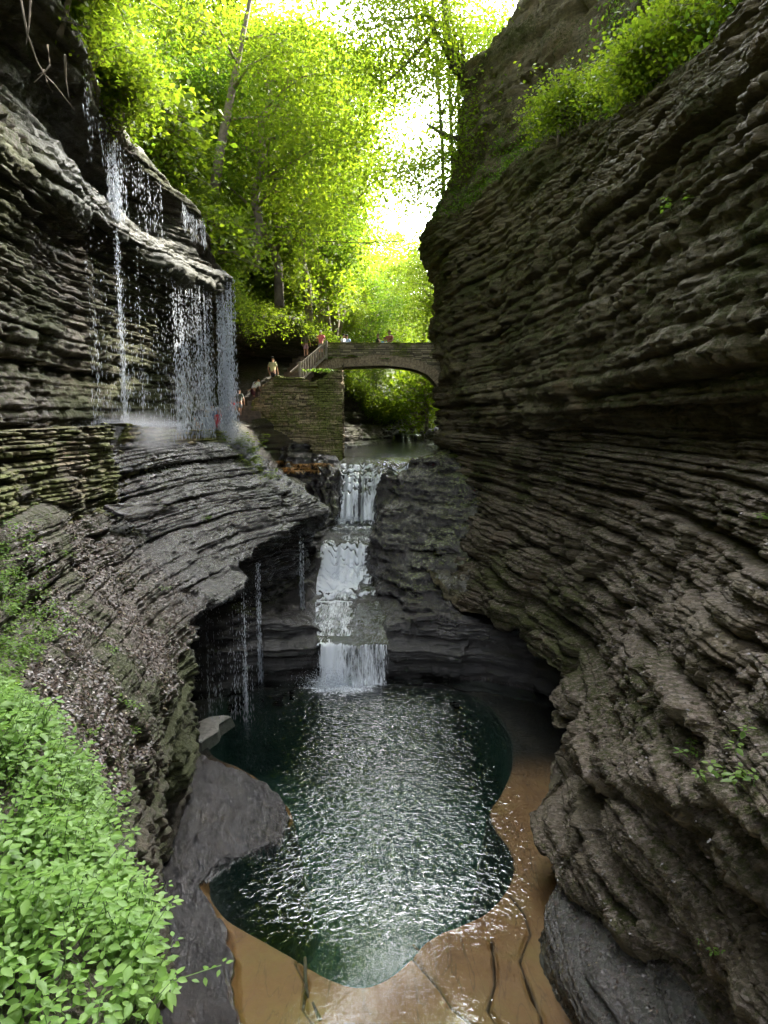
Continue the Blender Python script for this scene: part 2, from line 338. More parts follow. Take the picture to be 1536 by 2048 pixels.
Rrows = [
 Wd((48, 38, -6), (50, 38, 150)),
 # 1 top of the upper cliff
 [(13, 27, -6), (12, 27, 10), (11, 26, 22), (8.3, 22, 29), P(1030, -5, 33), P(985, 55, 34.5), P(925, 130, 36.5), P(915, 300, 38.5)] + Wd((5.0, 11, 41), (6, 10, 46), (9, 9, 52), (12, 9, 60), (17, 10, 80), (26, 16, 150)),
 # 2 foot of the upper cliff, back of the ledge
 [(8.2, 9, -6), (8.4, 8.4, 12), (8.3, 8.8, 18), (7.9, 10.2, 24), (6.9, 11.2, 29), P(965, 330, 34), P(925, 370, 37), P(886, 390, 39)] + Wd((4.4, 9.5, 41.5), (5.5, 8.5, 46), (8.3, 7.5, 52), (10, 6, 60), (14, 6, 80), (22, 10, 150)),
 # 3 lip of the ledge
 [(5.6, 7.0, -6), (6.0, 7.0, 8), P(1480, 0, 12.5), P(1300, 190, 17.5), P(1130, 270, 25), P(1040, 310, 29), P(925, 418, 35), P(870, 440, 38.5), P(838, 470, 40.5)] + Wd((3.2, 8.5, 42.5), (5, 7, 47), (7.6, 5.5, 52), (8.6, 4, 60), (12, 4, 80), (19, 6, 150)),
 # 4
 [(5.0, 4.2, -6), (5.2, 4.2, 8), (5.3, 4.6, 14), (5.5, 5.4, 20), P(1000, 620, 29), P(905, 590, 37), P(884, 600, 40.5)] + Wd((3.0, 5.4, 43), (4.4, 4.5, 47), (6.4, 3, 52), (7.4, 2.4, 60), (11, 2, 80), (18, 4, 150)),
 # 5 lip of the big overhang at eye level
 [(4.9, .5, -6), (5.3, .5, 6), P(1536, 800, 9.6), P(1250, 822, 15), P(1000, 838, 27), P(915, 800, 35), P(884, 655, 41)] + Wd((3.1, 3.2, 43.5), (4.2, 2, 47), (5.6, 1.4, 52), (6.8, 1.0, 60), (10, 1, 80), (17, 3, 150)),
 # 6 just under it
 [(5.4, .1, -6), (5.8, .1, 6), (5.85, -.05, 9.6), (5.85, -.1, 15), (5.1, -.4, 27), (3.85, .4, 35), P(892, 760, 41), (3.4, 1.5, 43.5)] + Wd((4.3, .6, 47), (5.5, .3, 52), (6.5, .2, 60), (9.6, .2, 80), (16, 2, 150)),
 # 7
 [(4.2, -1.3, -6), (4.4, -1.3, 6), P(1536, 1000, 8.6), P(1320, 1000, 13), P(1140, 1000, 19.5), P(965, 985, 28), P(892, 950, 36)] + Wd((3.25, -1.4, 41), (3.7, -1.4, 46), (4.6, -1.4, 52), (6.2, -1, 60), (9.2, -1, 80), (15, 1, 150)),
 # 8
 [(3.2, -2.9, -6), (3.3, -2.9, 4), P(1536, 1330, 6.4), P(1300, 1230, 11), P(1170, 1200, 15), P(1065, 1215, 18.3), P(960, 1180, 22), P(870, 1130, 26.5), P(868, 1060, 31), P(885, 990, 36)] + Wd((3.1, -2.0, 41), (3.5, -1.8, 46), (4.5, -1.8, 52), (6.2, -1.4, 60), (9.2, -1.2, 80), (15, 0, 150)),
 # 9 nose lip over the undercut
 [(2.8, -4.1, -6), (2.9, -4.1, 3), P(1520, 1660, 5.2), P(1270, 1570, 8.6), P(1125, 1505, 11.8), P(1088, 1440, 13.8), P(1118, 1365, 15), P(1062, 1300, 17.6), P(1030, 1255, 19.2), P(900, 1215, 22.5), P(842, 1175, 25), P(832, 1140, 27.5), P(866, 1085, 31)] + Wd((3.05, -3.6, 36), (3.1, -2.2, 41), (3.5, -2.0, 46), (4.5, -2.0, 52), (6.2, -1.8, 60), (9.2, -1.6, 80), (15, 0, 150)),
 # 10 recess beneath
 Wd((3.7, -4.7, -6), (3.8, -4.7, 4), (3.75, -5.2, 8.5), (3.9, -6.2, 11.5), (4.1, -6.5, 13.6), (4.9, -6.2, 15.2), (5.8, -5.7, 18), (5.2, -5.9, 21), (3.8, -6.1, 24), (2.6, -6.0, 27.5), (2.8, -4.8, 31), (3.1, -3.9, 36), (3.1, -2.4, 41), (3.5, -2.2, 46), (4.5, -2.1, 52), (6.2, -2, 60), (9.2, -1.8, 80), (15, -.2, 150)),
 # 11 lower slab lip
 [(3.0, -5.6, -6), (3.1, -5.7, 3.5), P(1536, 2030, 5.9), P(1300, 1870, 8.2), P(1095, 1740, 10.6), P(1066, 1680, 11.4), P(1090, 1530, 13.4)] + Wd((4.9, -6.9, 15.2), (6.0, -6.4, 18), (5.4, -6.4, 21), (4.0, -6.5, 24), (2.7, -6.2, 27.5), (2.8, -5.0, 31), (3.1, -4.2, 36), (3.1, -2.6, 41), (3.5, -2.4, 46), (4.5, -2.3, 52), (6.2, -2.2, 60), (9.2, -2, 80), (15, -.4, 150)),
 # 12
 Wd((3.9, -6.2, -6), (4.0, -6.3, 4), (3.9, -6.6, 7), (3.7, -6.9, 9), (3.45, -7.35, 11.2), (3.9, -7.55, 13), (5.0, -7.2, 15.2), (6.1, -6.9, 18), (5.6, -6.9, 21), (4.1, -6.9, 24), (2.8, -6.5, 27.5), (2.8, -5.2, 31), (3.1, -4.4, 36), (3.1, -2.8, 41), (3.5, -2.6, 46), (4.5, -2.5, 52), (6.2, -2.4, 60), (9.2, -2.2, 80), (15, -.6, 150)),
 # 13 smooth foot bulge
 Wd((3.3, -7.0, -6), (3.3, -7.0, 5), (3.05, -7.1, 7), (2.72, -7.4, 8.8), (2.72, -7.6, 9.8), (3.3, -7.8, 11.3), (3.8, -7.9, 13), (4.8, -7.8, 15.2), (5.9, -7.6, 18), (5.6, -7.5, 21), (4.2, -7.4, 24), (2.9, -7.2, 27.5), (2.8, -5.6, 31), (3.1, -4.8, 36), (3.1, -3.2, 41), (3.5, -2.9, 46), (4.5, -2.8, 52), (6.2, -2.6, 60), (9.2, -2.4, 80), (15, -.8, 150)),
 # 14 foot
 Wd((2.8, -8.7, -6), (2.8, -8.7, 5.5), (2.5, -8.7, 8.2), (2.15, -8.7, 9.5), (3.0, -8.7, 11.4), (3.6, -8.7, 13), (4.5, -8.7, 15.2), (5.6, -8.7, 18), (5.6, -8.7, 21), (4.2, -8.7, 24), (2.9, -8.7, 27.5), (2.8, -8, 31), (3.1, -6, 36), (3.1, -5, 41), (3.5, -4.5, 46), (4.5, -4, 52), (6.2, -4, 60), (9.2, -4, 80), (15, -3, 150)),
]
def ystations(n_near, y0=1.2, y1=62.0):
    a = np.linspace(-6, y0, 40, endpoint=False); b = np.geomspace(y0, y1, n_near); c = np.geomspace(y1, 150, 60)[1:]
    return np.concatenate([a, b, c])
DETAIL = 1.0
def build_wall(name, rows, counts, side, mat, amp_f, mask_f, seed, ny, coarse_f):
    Y = ystations(ny)
    Pt, tv = sheet(rows, Y, counts)
    N = grid_normals(Pt, side)
    # large-scale form
    x, y, z = Pt[..., 0], Pt[..., 1], Pt[..., 2]
    T = np.broadcast_to(tv[:, None], x.shape)
    amp = amp_f(x, y, z, T)
    big = (vnoise(x * .30, y * .30, z * .25, seed) * .35 + vnoise(x * .8, y * .8, z * .6, seed + 1) * .16) * np.minimum(amp, 1.0) * sstep(2, 7, y)
    up = sstep(.45, .85, N[..., 2]); d = strata(x, y, z, amp * (1 - .25 * up), seed, 1.0, coarse_f(x, y, z, T)) + big
    nh = N.copy(); nh[..., 2] *= .35
    ln = np.linalg.norm(nh, axis=-1, keepdims=True); nh = nh / np.maximum(ln, .35)
    Q = Pt + nh * d[..., None]
    Q[..., 2] += up * np.minimum(amp, 1) * (.16 * fbm(x * 1.6, y * 1.6, z * 0, 4, seed + 5) + .06 * fbm(x * 7, y * 7, z * 0, 3, seed + 6))
    N2 = grid_normals(Q, side)
    mk = mask_f(Q[..., 0], Q[..., 1], Q[..., 2], T, N2)
    o = np_mesh(name, Q.reshape(-1, 3), grid_faces(*Q.shape[:2], flip=(side > 0)), mat, attrs={'mask': mk.reshape(-1, 3)})
    return o, Q, N2, tv, Y
# --- left wall
def ampL(x, y, z, T):
    a = np.interp(T, [0, 1.6, 2, 3, 7, 8, 8.1, 9, 9.2, 10, 11, 12, 12.5, 13, 14, 15], [.0, .1, .35, .45, .8, .5, .1, .12, .5, .55, .55, .55, .8, .8, .8, .7])
    a = a * np.where(y < 8, .5 + .5 * sstep(3, 8, y), 1)
    a = a * np.where((T > 9.8) & (T < 12.4), .8 + .2 * sstep(13, 18, y), 1)
    return a * (1 - .6 * sstep(60, 90, y))
def maskL(x, y, z, T, N):
    nz = N[..., 2]
    n1 = fbm(x * .5, y * .5, z * .8, 3, 401)
    moss = .30 + .16 * nz + .45 * n1
    moss = moss + .22 * np.exp(-((T - 3.1) / .25) ** 2) + .22 * np.exp(-((T - 5.05) / .3) ** 2)       # mossy lips
    moss = moss + np.where((T > 9.1) & (T < 10.6) & (y < 17), .12, 0) + np.where((T > 12) & (y < 15), .10, 0)
    moss = moss - np.where((T > 9.1) & (T < 12.5) & (y > 15), .10, 0) - np.where(T > 12.8, .12 * sstep(14, 16, y), 0)
    moss = moss + np.where((T > 3.6) & (T < 8), .2, 0) + .10 * (fbm(x * 1.7, y * 1.7, z * 0, 3, 77) > .12) * (T > 9.2) * (T < 12.5)
    moss = np.where(T < 2.2, .6, moss)
    wet = np.where((T > 8.7) & (T < 12.6), sstep(12, 17, y) * (1 - .8 * sstep(29, 33, y)), 0)
    wet = np.maximum(wet, np.where((T > 12.4), sstep(13, 16, y), 0))
    wet = np.maximum(wet, np.exp(-((T - 4.6) / 1.2) ** 2) * sstep(12, 17, y) * (1 - sstep(27, 29, y)) * .8)
    wet = np.maximum(wet, .35 * np.where(T > 9, 1, 1.)) 
    lit = np.where((T > 10.2) & (T < 13) & (nz > .25), (1 - sstep(15, 19, y)), 0) * sstep(.2, .5, nz) * (.75 + n1)
    return np.stack([np.clip(moss, 0, 1), np.clip(wet, 0, 1), np.clip(lit, 0, 1)], -1)
cL = [16, 26, 14, 36, 46, 30, 110, 90, 26, 60, 130, 130, 110, 100, 90]
left_o, LQ, LN, LT, LY = build_wall('cliff', Lrows, cL, 1, M['rock_left'], ampL, maskL, 11, 900, lambda x, y, z, T: .5 * sstep(9, 10, T) * sstep(20, 12, y))
tag(left_o, 'left rock wall of the gorge with mossy lips, wet terrace and dark grotto over the pool', kind='structure')
def ampR(x, y, z, T):
    a = np.interp(T, [0, .8, 1, 2, 3, 5, 7, 9, 11, 12, 12.6, 13, 14], [.0, .2, .8, .75, .72, .8, 1, 1.05, .9, .8, .4, .32, .25])
    return a * (1 - .6 * sstep(60, 90, y))
def maskR(x, y, z, T, N):
    nz = N[..., 2]; n1 = fbm(x * .5, y * .5, z * .8, 3, 402)
    moss = .22 + .20 * nz + .5 * n1 + .05 * sstep(4, 10, z)
    moss = moss + .13 * (1 - sstep(4.9, 5.6, T)); wet = .08 + .0 * x + np.where(T > 9.2, .7 * sstep(14, 17, y), 0) + np.where(T > 12.2, .8, 0)  # shade of the overhanging upper cliff painted in as extra dark moss
    lit = sstep(.3, .6, nz) * (.7 + .8 * n1) * np.where(T > 5.5, 1, .3)
    return np.stack([np.clip(moss, 0, 1), np.clip(wet, 0, 1), np.clip(lit, 0, 1)], -1)
cR = [14, 60, 16, 110, 100, 16, 110, 130, 130, 30, 90, 30, 50, 50]
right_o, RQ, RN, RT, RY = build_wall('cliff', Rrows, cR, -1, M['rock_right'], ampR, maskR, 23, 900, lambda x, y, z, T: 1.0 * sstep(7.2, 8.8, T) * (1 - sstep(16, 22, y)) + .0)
tag(right_o, 'right rock wall of the gorge with jutting layered beds over the pool', kind='structure')
# ------------------------------------------------------------------ stream bed and pool floor
def poly_sd(x, y, poly):
    """signed distance, positive inside"""
    p = np.array(poly); inside = np.zeros(x.shape, bool); d = np.full(x.shape, 1e9)
    for i in range(len(p)):
        a, b = p[i], p[(i + 1) % len(p)]
        e = b - a; t = np.clip(((x - a[0]) * e[0] + (y - a[1]) * e[1]) / (e @ e + 1e-9), 0, 1)
        d = np.minimum(d, np.hypot(x - a[0] - t * e[0], y - a[1] - t * e[1]))
        c = ((a[1] > y) != (b[1] > y)) & (x < (b[0] - a[0]) * (y - a[1]) / (b[1] - a[1] + 1e-12) + a[0])
        inside ^= c
    return np.where(inside, d, -d)
def smooth_poly(pts, it=3):
    p = np.array(pts, float)
    for _ in range(it):
        q = np.roll(p, -1, 0); p = np.stack([p * .75 + q * .25, p * .25 + q * .75], 1).reshape(-1, 2)
    return p
hole = smooth_poly([G(a, b, POOL) for a, b in ((400, 1430), (440, 1368), (650, 1362), (800, 1362), (950, 1368), (1020, 1440), (1030, 1510), (1005, 1570), (978, 1600), (985, 1635), (1028, 1685), (1028, 1740), (985, 1795), (930, 1825), (860, 1850), (830, 1885), (790, 1925), (720, 1955), (640, 1925), (570, 1880), (460, 1825), (410, 1768), (435, 1718), (545, 1685), (590, 1640), (580, 1600), (530, 1550), (480, 1515), (420, 1500))])
slabA = smooth_poly([G(a, b, POOL + .2) for a, b in ((330, 1500), (400, 1500), (480, 1528), (550, 1575), (578, 1610), (566, 1650), (562, 1680), (500, 1690), (440, 1708), (405, 1748), (360, 1740), (280, 1745), (250, 1600))], 2)
slabB = smooth_poly([G(a, b, POOL + .15) for a, b in ((200, 1752), (380, 1752), (415, 1775), (432, 1830), (455, 1880), (460, 1960), (462, 2080), (440, 2300), (100, 2300))], 2)
GROOVES = [[G(*a, POOL) for a in q] for q in ([(1020, 1765), (1050, 1800), (1062, 1840), (1040, 1895), (1065, 1960), (1082, 2000), (1085, 2045)], [(985, 1860), (990, 1940), (975, 1990), (1010, 2040)], [(826, 1890), (880, 1950), (905, 1985), (975, 2040), (1060, 2036), (1120, 2046)], [(590, 1900), (610, 1940), (605, 1990), (640, 2040)])]
def seg_dist(x, y, q):
    d = np.full(x.shape, 1e9)
    for a, b in zip(q[:-1], q[1:]):
        e = np.array(b) - np.array(a); t = np.clip(((x - a[0]) * e[0] + (y - a[1]) * e[1]) / (e @ e), 0, 1); d = np.minimum(d, np.hypot(x - a[0] - t * e[0], y - a[1] - t * e[1]))
    return d
WL = [(5, -8), (20.15, -8), (20.3, -7.8), (20.75, -6.85), (21.3, -6.75), (25.0, -6.52), (26.6, -6.15), (27.5, -5.75), (28.3, -5.2), (28.8, -5.05), (31.9, -4.78), (32.2, -4.6), (33.0, -3.6), (34.2, -2.65), (35.3, -2.2), (38, -2.0), (45, -1.85), (54, -1.75), (56.5, -1.7), (57.2, -1.1), (62, -1.0), (80, -.8)]
WLx = [a[0] for a in WL]; WLz = [a[1] for a in WL]
def wsh(x, y): return (.55 * vnoise(x * 1.1, y * 0 + 3, x * 0, 301) + .38 * vnoise(x * 2.9, y * 0, x * 0, 302) + .16 * vnoise(x * 7.3, y * 0, x * 0, 304) + .28 * (x + 1.2) * sstep(30, 32, y)) * sstep(22.5, 26, y) + .14 * vnoise(x * 2.2, x * 0, x * 0, 303) + .08 * vnoise(x * 6.2, x * 0, x * 0, 305)
def wlev(y): return np.interp(y, WLx, WLz)
def wrip(x, y): return (.26 * fbm(x * .9, y * 1.3, x * 0, 3, 311) + .10 * fbm(x * 3, y * 4, x * 0, 2, 312)) * (.35 * sstep(21.3, 22.3, y) + .65 * sstep(24.5, 25.5, y)) * (1 - sstep(35, 36, y)) * (1 - .8 * sstep(28.3, 28.9, y) * (1 - sstep(31.8, 32.4, y)))
def Wx(px, y): return (px - 768) / F * y * 1.0
# stream edges (left x, right x) along Y
SE = [(20.3, -1.95, .05), (21, -1.95, 0.0), (22.2, -2.2, -.2), (23.4, -2.25, .1), (24.5, -2.4, -.35), (26.5, -2.5, -.6), (27.2, -2.45, -.85), (28.4, -2.5, -.75), (29.5, -2.2, -.6), (31, -2.3, -.35), (32.3, -2.05, -.6), (33.3, -2.05, .4), (34.4, -2.0, 1.15), (35.3, -2.1, 1.6), (37, -2.6, 2.7), (40, -2.8, 2.9), (46, -2.3, 2.6), (52, .0, 3.6), (56, .6, 2.9), (57, .9, 2.8), (60, 1.4, 3.6), (80, 5, 8)]
SEy = [a[0] for a in SE]; SEl = [a[1] for a in SE]; SEr = [a[2] for a in SE]
def sedge(y): return np.interp(y, SEy, SEl), np.interp(y, SEy, SEr)
def terrace(z, x, y, L, s):
    t = z / L + .5 * vnoise(x * .5, y * .5, x * 0, s) + .15 * vnoise(x * 2.2, y * 2.2, x * 0, s + 1)
    i = np.floor(t); f = t - i
    return (i + sstep(.62, .98, f)) * L - (t - z / L) * L
def floor_z(x, y):
    l, r = sedge(y); w = wlev(np.where(y > 22, y + wsh(x, y), y)) + wrip(x, y)
    dl = np.maximum(l - x, 0); dr = np.maximum(x - r, 0); n = fbm(x * .6, y * .6, x * 0, 3, 71)
    # banks beside the stream
    ru = np.interp(y, [20, 21, 25, 27, 31, 33, 36, 40, 60], [.10, .10, .18, .6, .75, .7, .3, .12, .2])
    lu = np.interp(y, [20, 21, 26, 31, 35, 40, 60], [.15, .2, .25, .3, .35, .15, .3])
    bank = w + .16 * sstep(0, .25, dl + dr) + ru * dr + lu * dl + .5 * n * sstep(0, 1.2, dl + dr)
    bank = bank + np.where(y > 33, 0, 1) * sstep(.2, 1.4, dr) * np.interp(y, [20, 22, 24, 26, 28, 30, 32, 34], [0, .1, .55, .9, .55, .8, 1.1, .6])
    bank = np.where(x > 0, np.minimum(bank, np.maximum(w + .25, np.interp(y, [21, 24, 27, 29, 31, 33, 37, 50], [-6.0, -5.6, -4.9, -4.0, -3.1, -2.25, -1.9, 0]) + .10 * dr + .3 * n)), bank)
    tz = terrace(bank, x, y, .33, 81) * .55 + bank * .45
    m = sstep(.02, .3, dl + dr)
    rough = .05 * fbm(x * 3, y * 3, x * 0, 3, 33) + (.34 * fbm(x * 1.9, y * 1.5, x * 0, 4, 35) - .03) * sstep(22, 25, y) * (1 - sstep(36, 38, y))
    up = np.where(m > 0, (w - .10) * (1 - m) + tz * m, w - .10) + rough
    # the pool: its back edge is a shallow arc
    back = 20.55 - .050 * np.maximum(x - .3, 0) ** 2.3 - .06 * np.maximum(-2 - x, 0) ** 2 + .12 * vnoise(x * 1.3, y * 0, x * 0, 5)
    low = POOL - .22 + .03 * fbm(x * 1.5, y * 1.5, x * 0, 3, 3)
    for g_ in GROOVES: low = low - .07 * np.exp(-(seg_dist(x + .05 * vnoise(x * 2, y * 2, x * 0, 6), y, g_) / .03) ** 2)
    sh = poly_sd(x, y, hole); low = low - 2.6 * sstep(-.02, .5, sh) - .25 * sstep(-.9, 0, sh) * 0
    for s_, top in ((slabA, POOL + .12), (slabB, POOL + .10)):
        dd = poly_sd(x + .06 * vnoise(x * 3, y * 3, x * 0, 8), y, s_)
        hh = top + .06 * fbm(x * 1.1, y * 1.1, x * 0, 3, 9) + .13 * sstep(.3, 2.6, dd); fl_ = hh / .075 + 2.2 * fbm(x * .9, y * .9, x * 0, 2, 15) + .8 * fbm(x * 1.3 + .5 * y, y * .9, x * 0, 3, 14); hh = hh + .03 + .075 * (sstep(.6, 1, fl_ - np.floor(fl_)) - (fl_ - np.floor(fl_))) + .17 * fbm(x * 5 + 2.5 * y + .5 * vnoise(x, y, x * 0, 13), y * 2.2, x * 0, 4, 12)
        low = np.where(dd > -.25, low + (hh - low) * sstep(-.22, .06, dd), low)
    dback = y - back - .25
    # low wall of curved beds behind the pool
    wl_h = np.interp(x, [-6, -2.2, -1.9, 0.05, .3, 6], [1.35, 1.3, 1.2, 1.15, 1.25, 1.5])
    st = np.clip(dback / .55, 0, 1)
    stp = (np.floor(st * 5) + sstep(.5, 1, st * 5 - np.floor(st * 5))) / 5
    wallz = np.where(dback <= 0, low, low * (1 - stp) + up * stp)
    yy = np.where(y < 20.6, 0, 1)
    up20 = (np.interp(np.maximum(y, 20.8), WLx, WLz))
    return wallz
def up_clamped():
    pass
fy = np.concatenate([np.linspace(-4, 5.5, 20, endpoint=False), np.geomspace(5.5, 62, 1150), np.geomspace(62, 84, 20)[1:]])
ft = np.linspace(0, 1, 620)
fl, fr = -7.5 + 0 * fy, 7.5 + 0 * fy
fl = np.interp(fy, [0, 15, 21, 27, 36, 45, 52, 60, 84], [-5.5, -7, -7, -5.2, -5.4, -4.2, -2.5, -1, 2]); fr = np.interp(fy, [0, 15, 18, 21, 27, 36, 45, 60, 84], [5, 6.5, 7.5, 7.2, 5, 4.5, 5, 8, 13])
FX = fl[None] * (1 - ft[:, None]) + fr[None] * ft[:, None]; FY = np.broadcast_to(fy, FX.shape).copy()
def banked_wlev(y): return np.interp(np.maximum(y, 20.8), WLx, WLz)
_w0 = wlev
def floor_full(x, y):
    global wlev
    wlev = banked_wlev
    r = floor_z(x, y)
    wlev = _w0
    return r
FZ = floor_full(FX, FY)
FP = np.stack([FX, FY, FZ], -1); FN = grid_normals(FP, -1)
if FN[..., 2].mean() < 0: FN = -FN
_l, _r = sedge(FY); _db = np.maximum(_l - FX, 0) + np.maximum(FX - _r, 0); _m = sstep(.05, .45, _db) * (FY > 20.9)
_d = strata(FX, FY, FZ, .75, 57)
FP[..., 0] -= np.sign(FX - (_l + _r) / 2) * _d * _m * .8; FP[..., 1] -= _d * _m * .8
FP[..., 2] += _m * .06 * fbm(FX * 5, FY * 5, FX * 0, 4, 58); FZ = FP[..., 2]
FN = grid_normals(FP, -1)
if FN[..., 2].mean() < 0: FN = -FN
_sh = poly_sd(FX, FY, hole)
inpool = (FZ < POOL - .02) & (FY < 20.8)
fm = np.stack([np.clip(.16 + .3 * fbm(FX * .5, FY * .5, FX * 0, 3, 403) + .2 * (FZ > -6.2) * (FN[..., 2] > .8), 0, 1) * (FY > 21), np.where(inpool, .3, .95) * np.ones_like(FX) * (1 - .5 * sstep(36, 44, FY)), 0 * FX], -1)
zone = np.stack([(inpool & (_sh < .0)) * (1 - sstep(14.5, 16.5, FY)) * (1 - .8 * np.max([np.exp(-(seg_dist(FX, FY, g_) / .022) ** 2) for g_ in GROOVES], 0)), inpool * sstep(-.10, .22, _sh), np.clip(_sh * .5 + .5, 0, 1)], -1).astype(np.float32)
def bed_material():
    t = NT('stream bed and pool floor')
    base = M['rock_bed']; p = t.pos(); m = t.attr('mask'); z = t.attr('zone')
    lay = t.noise(t.mapping(p, (.8, .8, 10)), 1.6, 6, .65); fine = t.noise(p, 12, 6, .7); sp = t.noise(p, 45, 3, .6)
    c = t.ramp(lay, [(.3, (.010, .008, .008)), (.5, (.024, .018, .016)), (.75, (.065, .050, .036))])
    c = t.mix(t.math('MULTIPLY', t.ramp(fine, [(.35, (1, 1, 1)), (.6, (0, 0, 0))]), .4), c, (.02, .018, .016))
    mm = t.math('MULTIPLY', t.math('SUBTRACT', t.math('ADD', t.noise(p, 9, 6, .75), m[0]), .78), 5.0, clamp=True)
    c = t.mix(mm, c, (.07, .085, .02))
    sn = t.noise(p, 1.1, 5, .6); cr = t.vor(t.mapping(t.n('ShaderNodeVectorMath').outputs[0], (1, 1, 1)), 1, 'F1')
    wv = t.noise(t.mapping(p, (2.2, .35, 1), (0, 0, R(-8))), 1.6, 4, .5, .6)
    crack = t.ramp(wv, [(.485, (0, 0, 0)), (.5, (1, 1, 1)), (.515, (0, 0, 0))])
    sand = t.ramp(sn, [(.3, (.20, .085, .030)), (.5, (.26, .12, .040)), (.7, (.26, .15, .042))])
    sand = t.mix(t.math('MULTIPLY', fine, .35), sand, (.09, .055, .028))
    sand = t.mix(t.math('MULTIPLY', crack, .4), sand, (.05, .03, .018))
    c = t.mix(z[0], c, sand)
    c = t.mix(z[1], c, t.ramp(sn, [(.3, (.011, .055, .047)), (.7, (.026, .075, .050))]))
    wet = m[1]; wr = t.math('ADD', t.math('MULTIPLY', t.noise(p, 3, 5, .7), .5), -.14, clamp=True)
    rough = t.math('ADD', t.math('MULTIPLY', t.math('SUBTRACT', 1.0, wet), .8), t.math('MULTIPLY', wet, wr), clamp=True)
    h = t.math('ADD', t.math('MULTIPLY', fine, 1.5), t.math('ADD', t.math('MULTIPLY', sp, .05), t.math('MULTIPLY', t.noise(t.mapping(p, (1, .45, 1), (0, 0, .5)), 5.0, 3, .55, 1.2), 2.2)))
    h = t.math('ADD', h, t.math('MULTIPLY', t.noise(t.mapping(p, (1, 1, .3)), 3.5, 4, .6, .8), 1.2))
    h = t.math('MULTIPLY', h, t.math('SUBTRACT', 1.0, t.math('MULTIPLY', z[0], .85)))
    return t.done(t.bsdf(Base_Color=c, Roughness=rough, Normal=t.bump(h, 1.0, .06), Specular_IOR_Level=t.math('ADD', .2, t.math('MULTIPLY', wet, .6)), IOR=t.math('ADD', 1.42, t.math('MULTIPLY', wet, .28))))
bed_o = np_mesh('ground', FP.reshape(-1, 3), grid_faces(*FX.shape[:2], flip=True), bed_material(), attrs={'mask': fm.reshape(-1, 3), 'zone': zone.reshape(-1, 3)})
tag(bed_o, 'stream bed and brown pool floor with layered rock ledges', kind='structure')
bx = np.linspace(-6.4, 6.8, 620); bv = np.linspace(0, 1, 130)
BX = np.broadcast_to(bx, (len(bv), len(bx))).copy(); BV = np.broadcast_to(bv[:, None], BX.shape)
bback = 20.55 - .050 * np.maximum(bx - .3, 0) ** 2.3 - .06 * np.maximum(-2 - bx, 0) ** 2 + .12 * vnoise(bx * 1.3, bx * 0, bx * 0, 5)
btop = floor_full(bx, np.maximum(bback, 20.3) + 1.2); btop = np.maximum(btop, np.interp(bx, [-6, -2.3, -1.9, .05, .5, 6], [-6.3, -6.5, -6.85, -6.85, -6.5, -6.2]))
BZ = -8.7 + (btop[None] + 8.7) * np.minimum(BV / .82, 1); lean = (BZ + 8.7) * .12 + .35 * sstep(.6, 1, BV / .82)
infall = sstep(.35, .0, np.abs(bx + .95) - .95)
BY = bback[None] + lean + np.maximum(BV - .82, 0) / .18 * 1.0
sd_ = strata(BX, BY, BZ, .8, 63); BY = BY - sd_ * (1 - .6 * infall[None]) + .12 * infall[None]
BZ = BZ - .12 * sstep(.8, 1, BV) - .25 * sstep(.9, 1, BV)
BP = np.stack([BX, BY, BZ], -1)
bm_ = np.stack([.12 + 0 * BX, .9 + 0 * BX, 0 * BX], -1)
back_o = np_mesh('cliff', BP.reshape(-1, 3), grid_faces(*BX.shape, flip=False), M['rock_bed'], attrs={'mask': bm_.reshape(-1, 3)})
tag(back_o, 'low curved wall of wet black beds behind the pool', kind='structure')
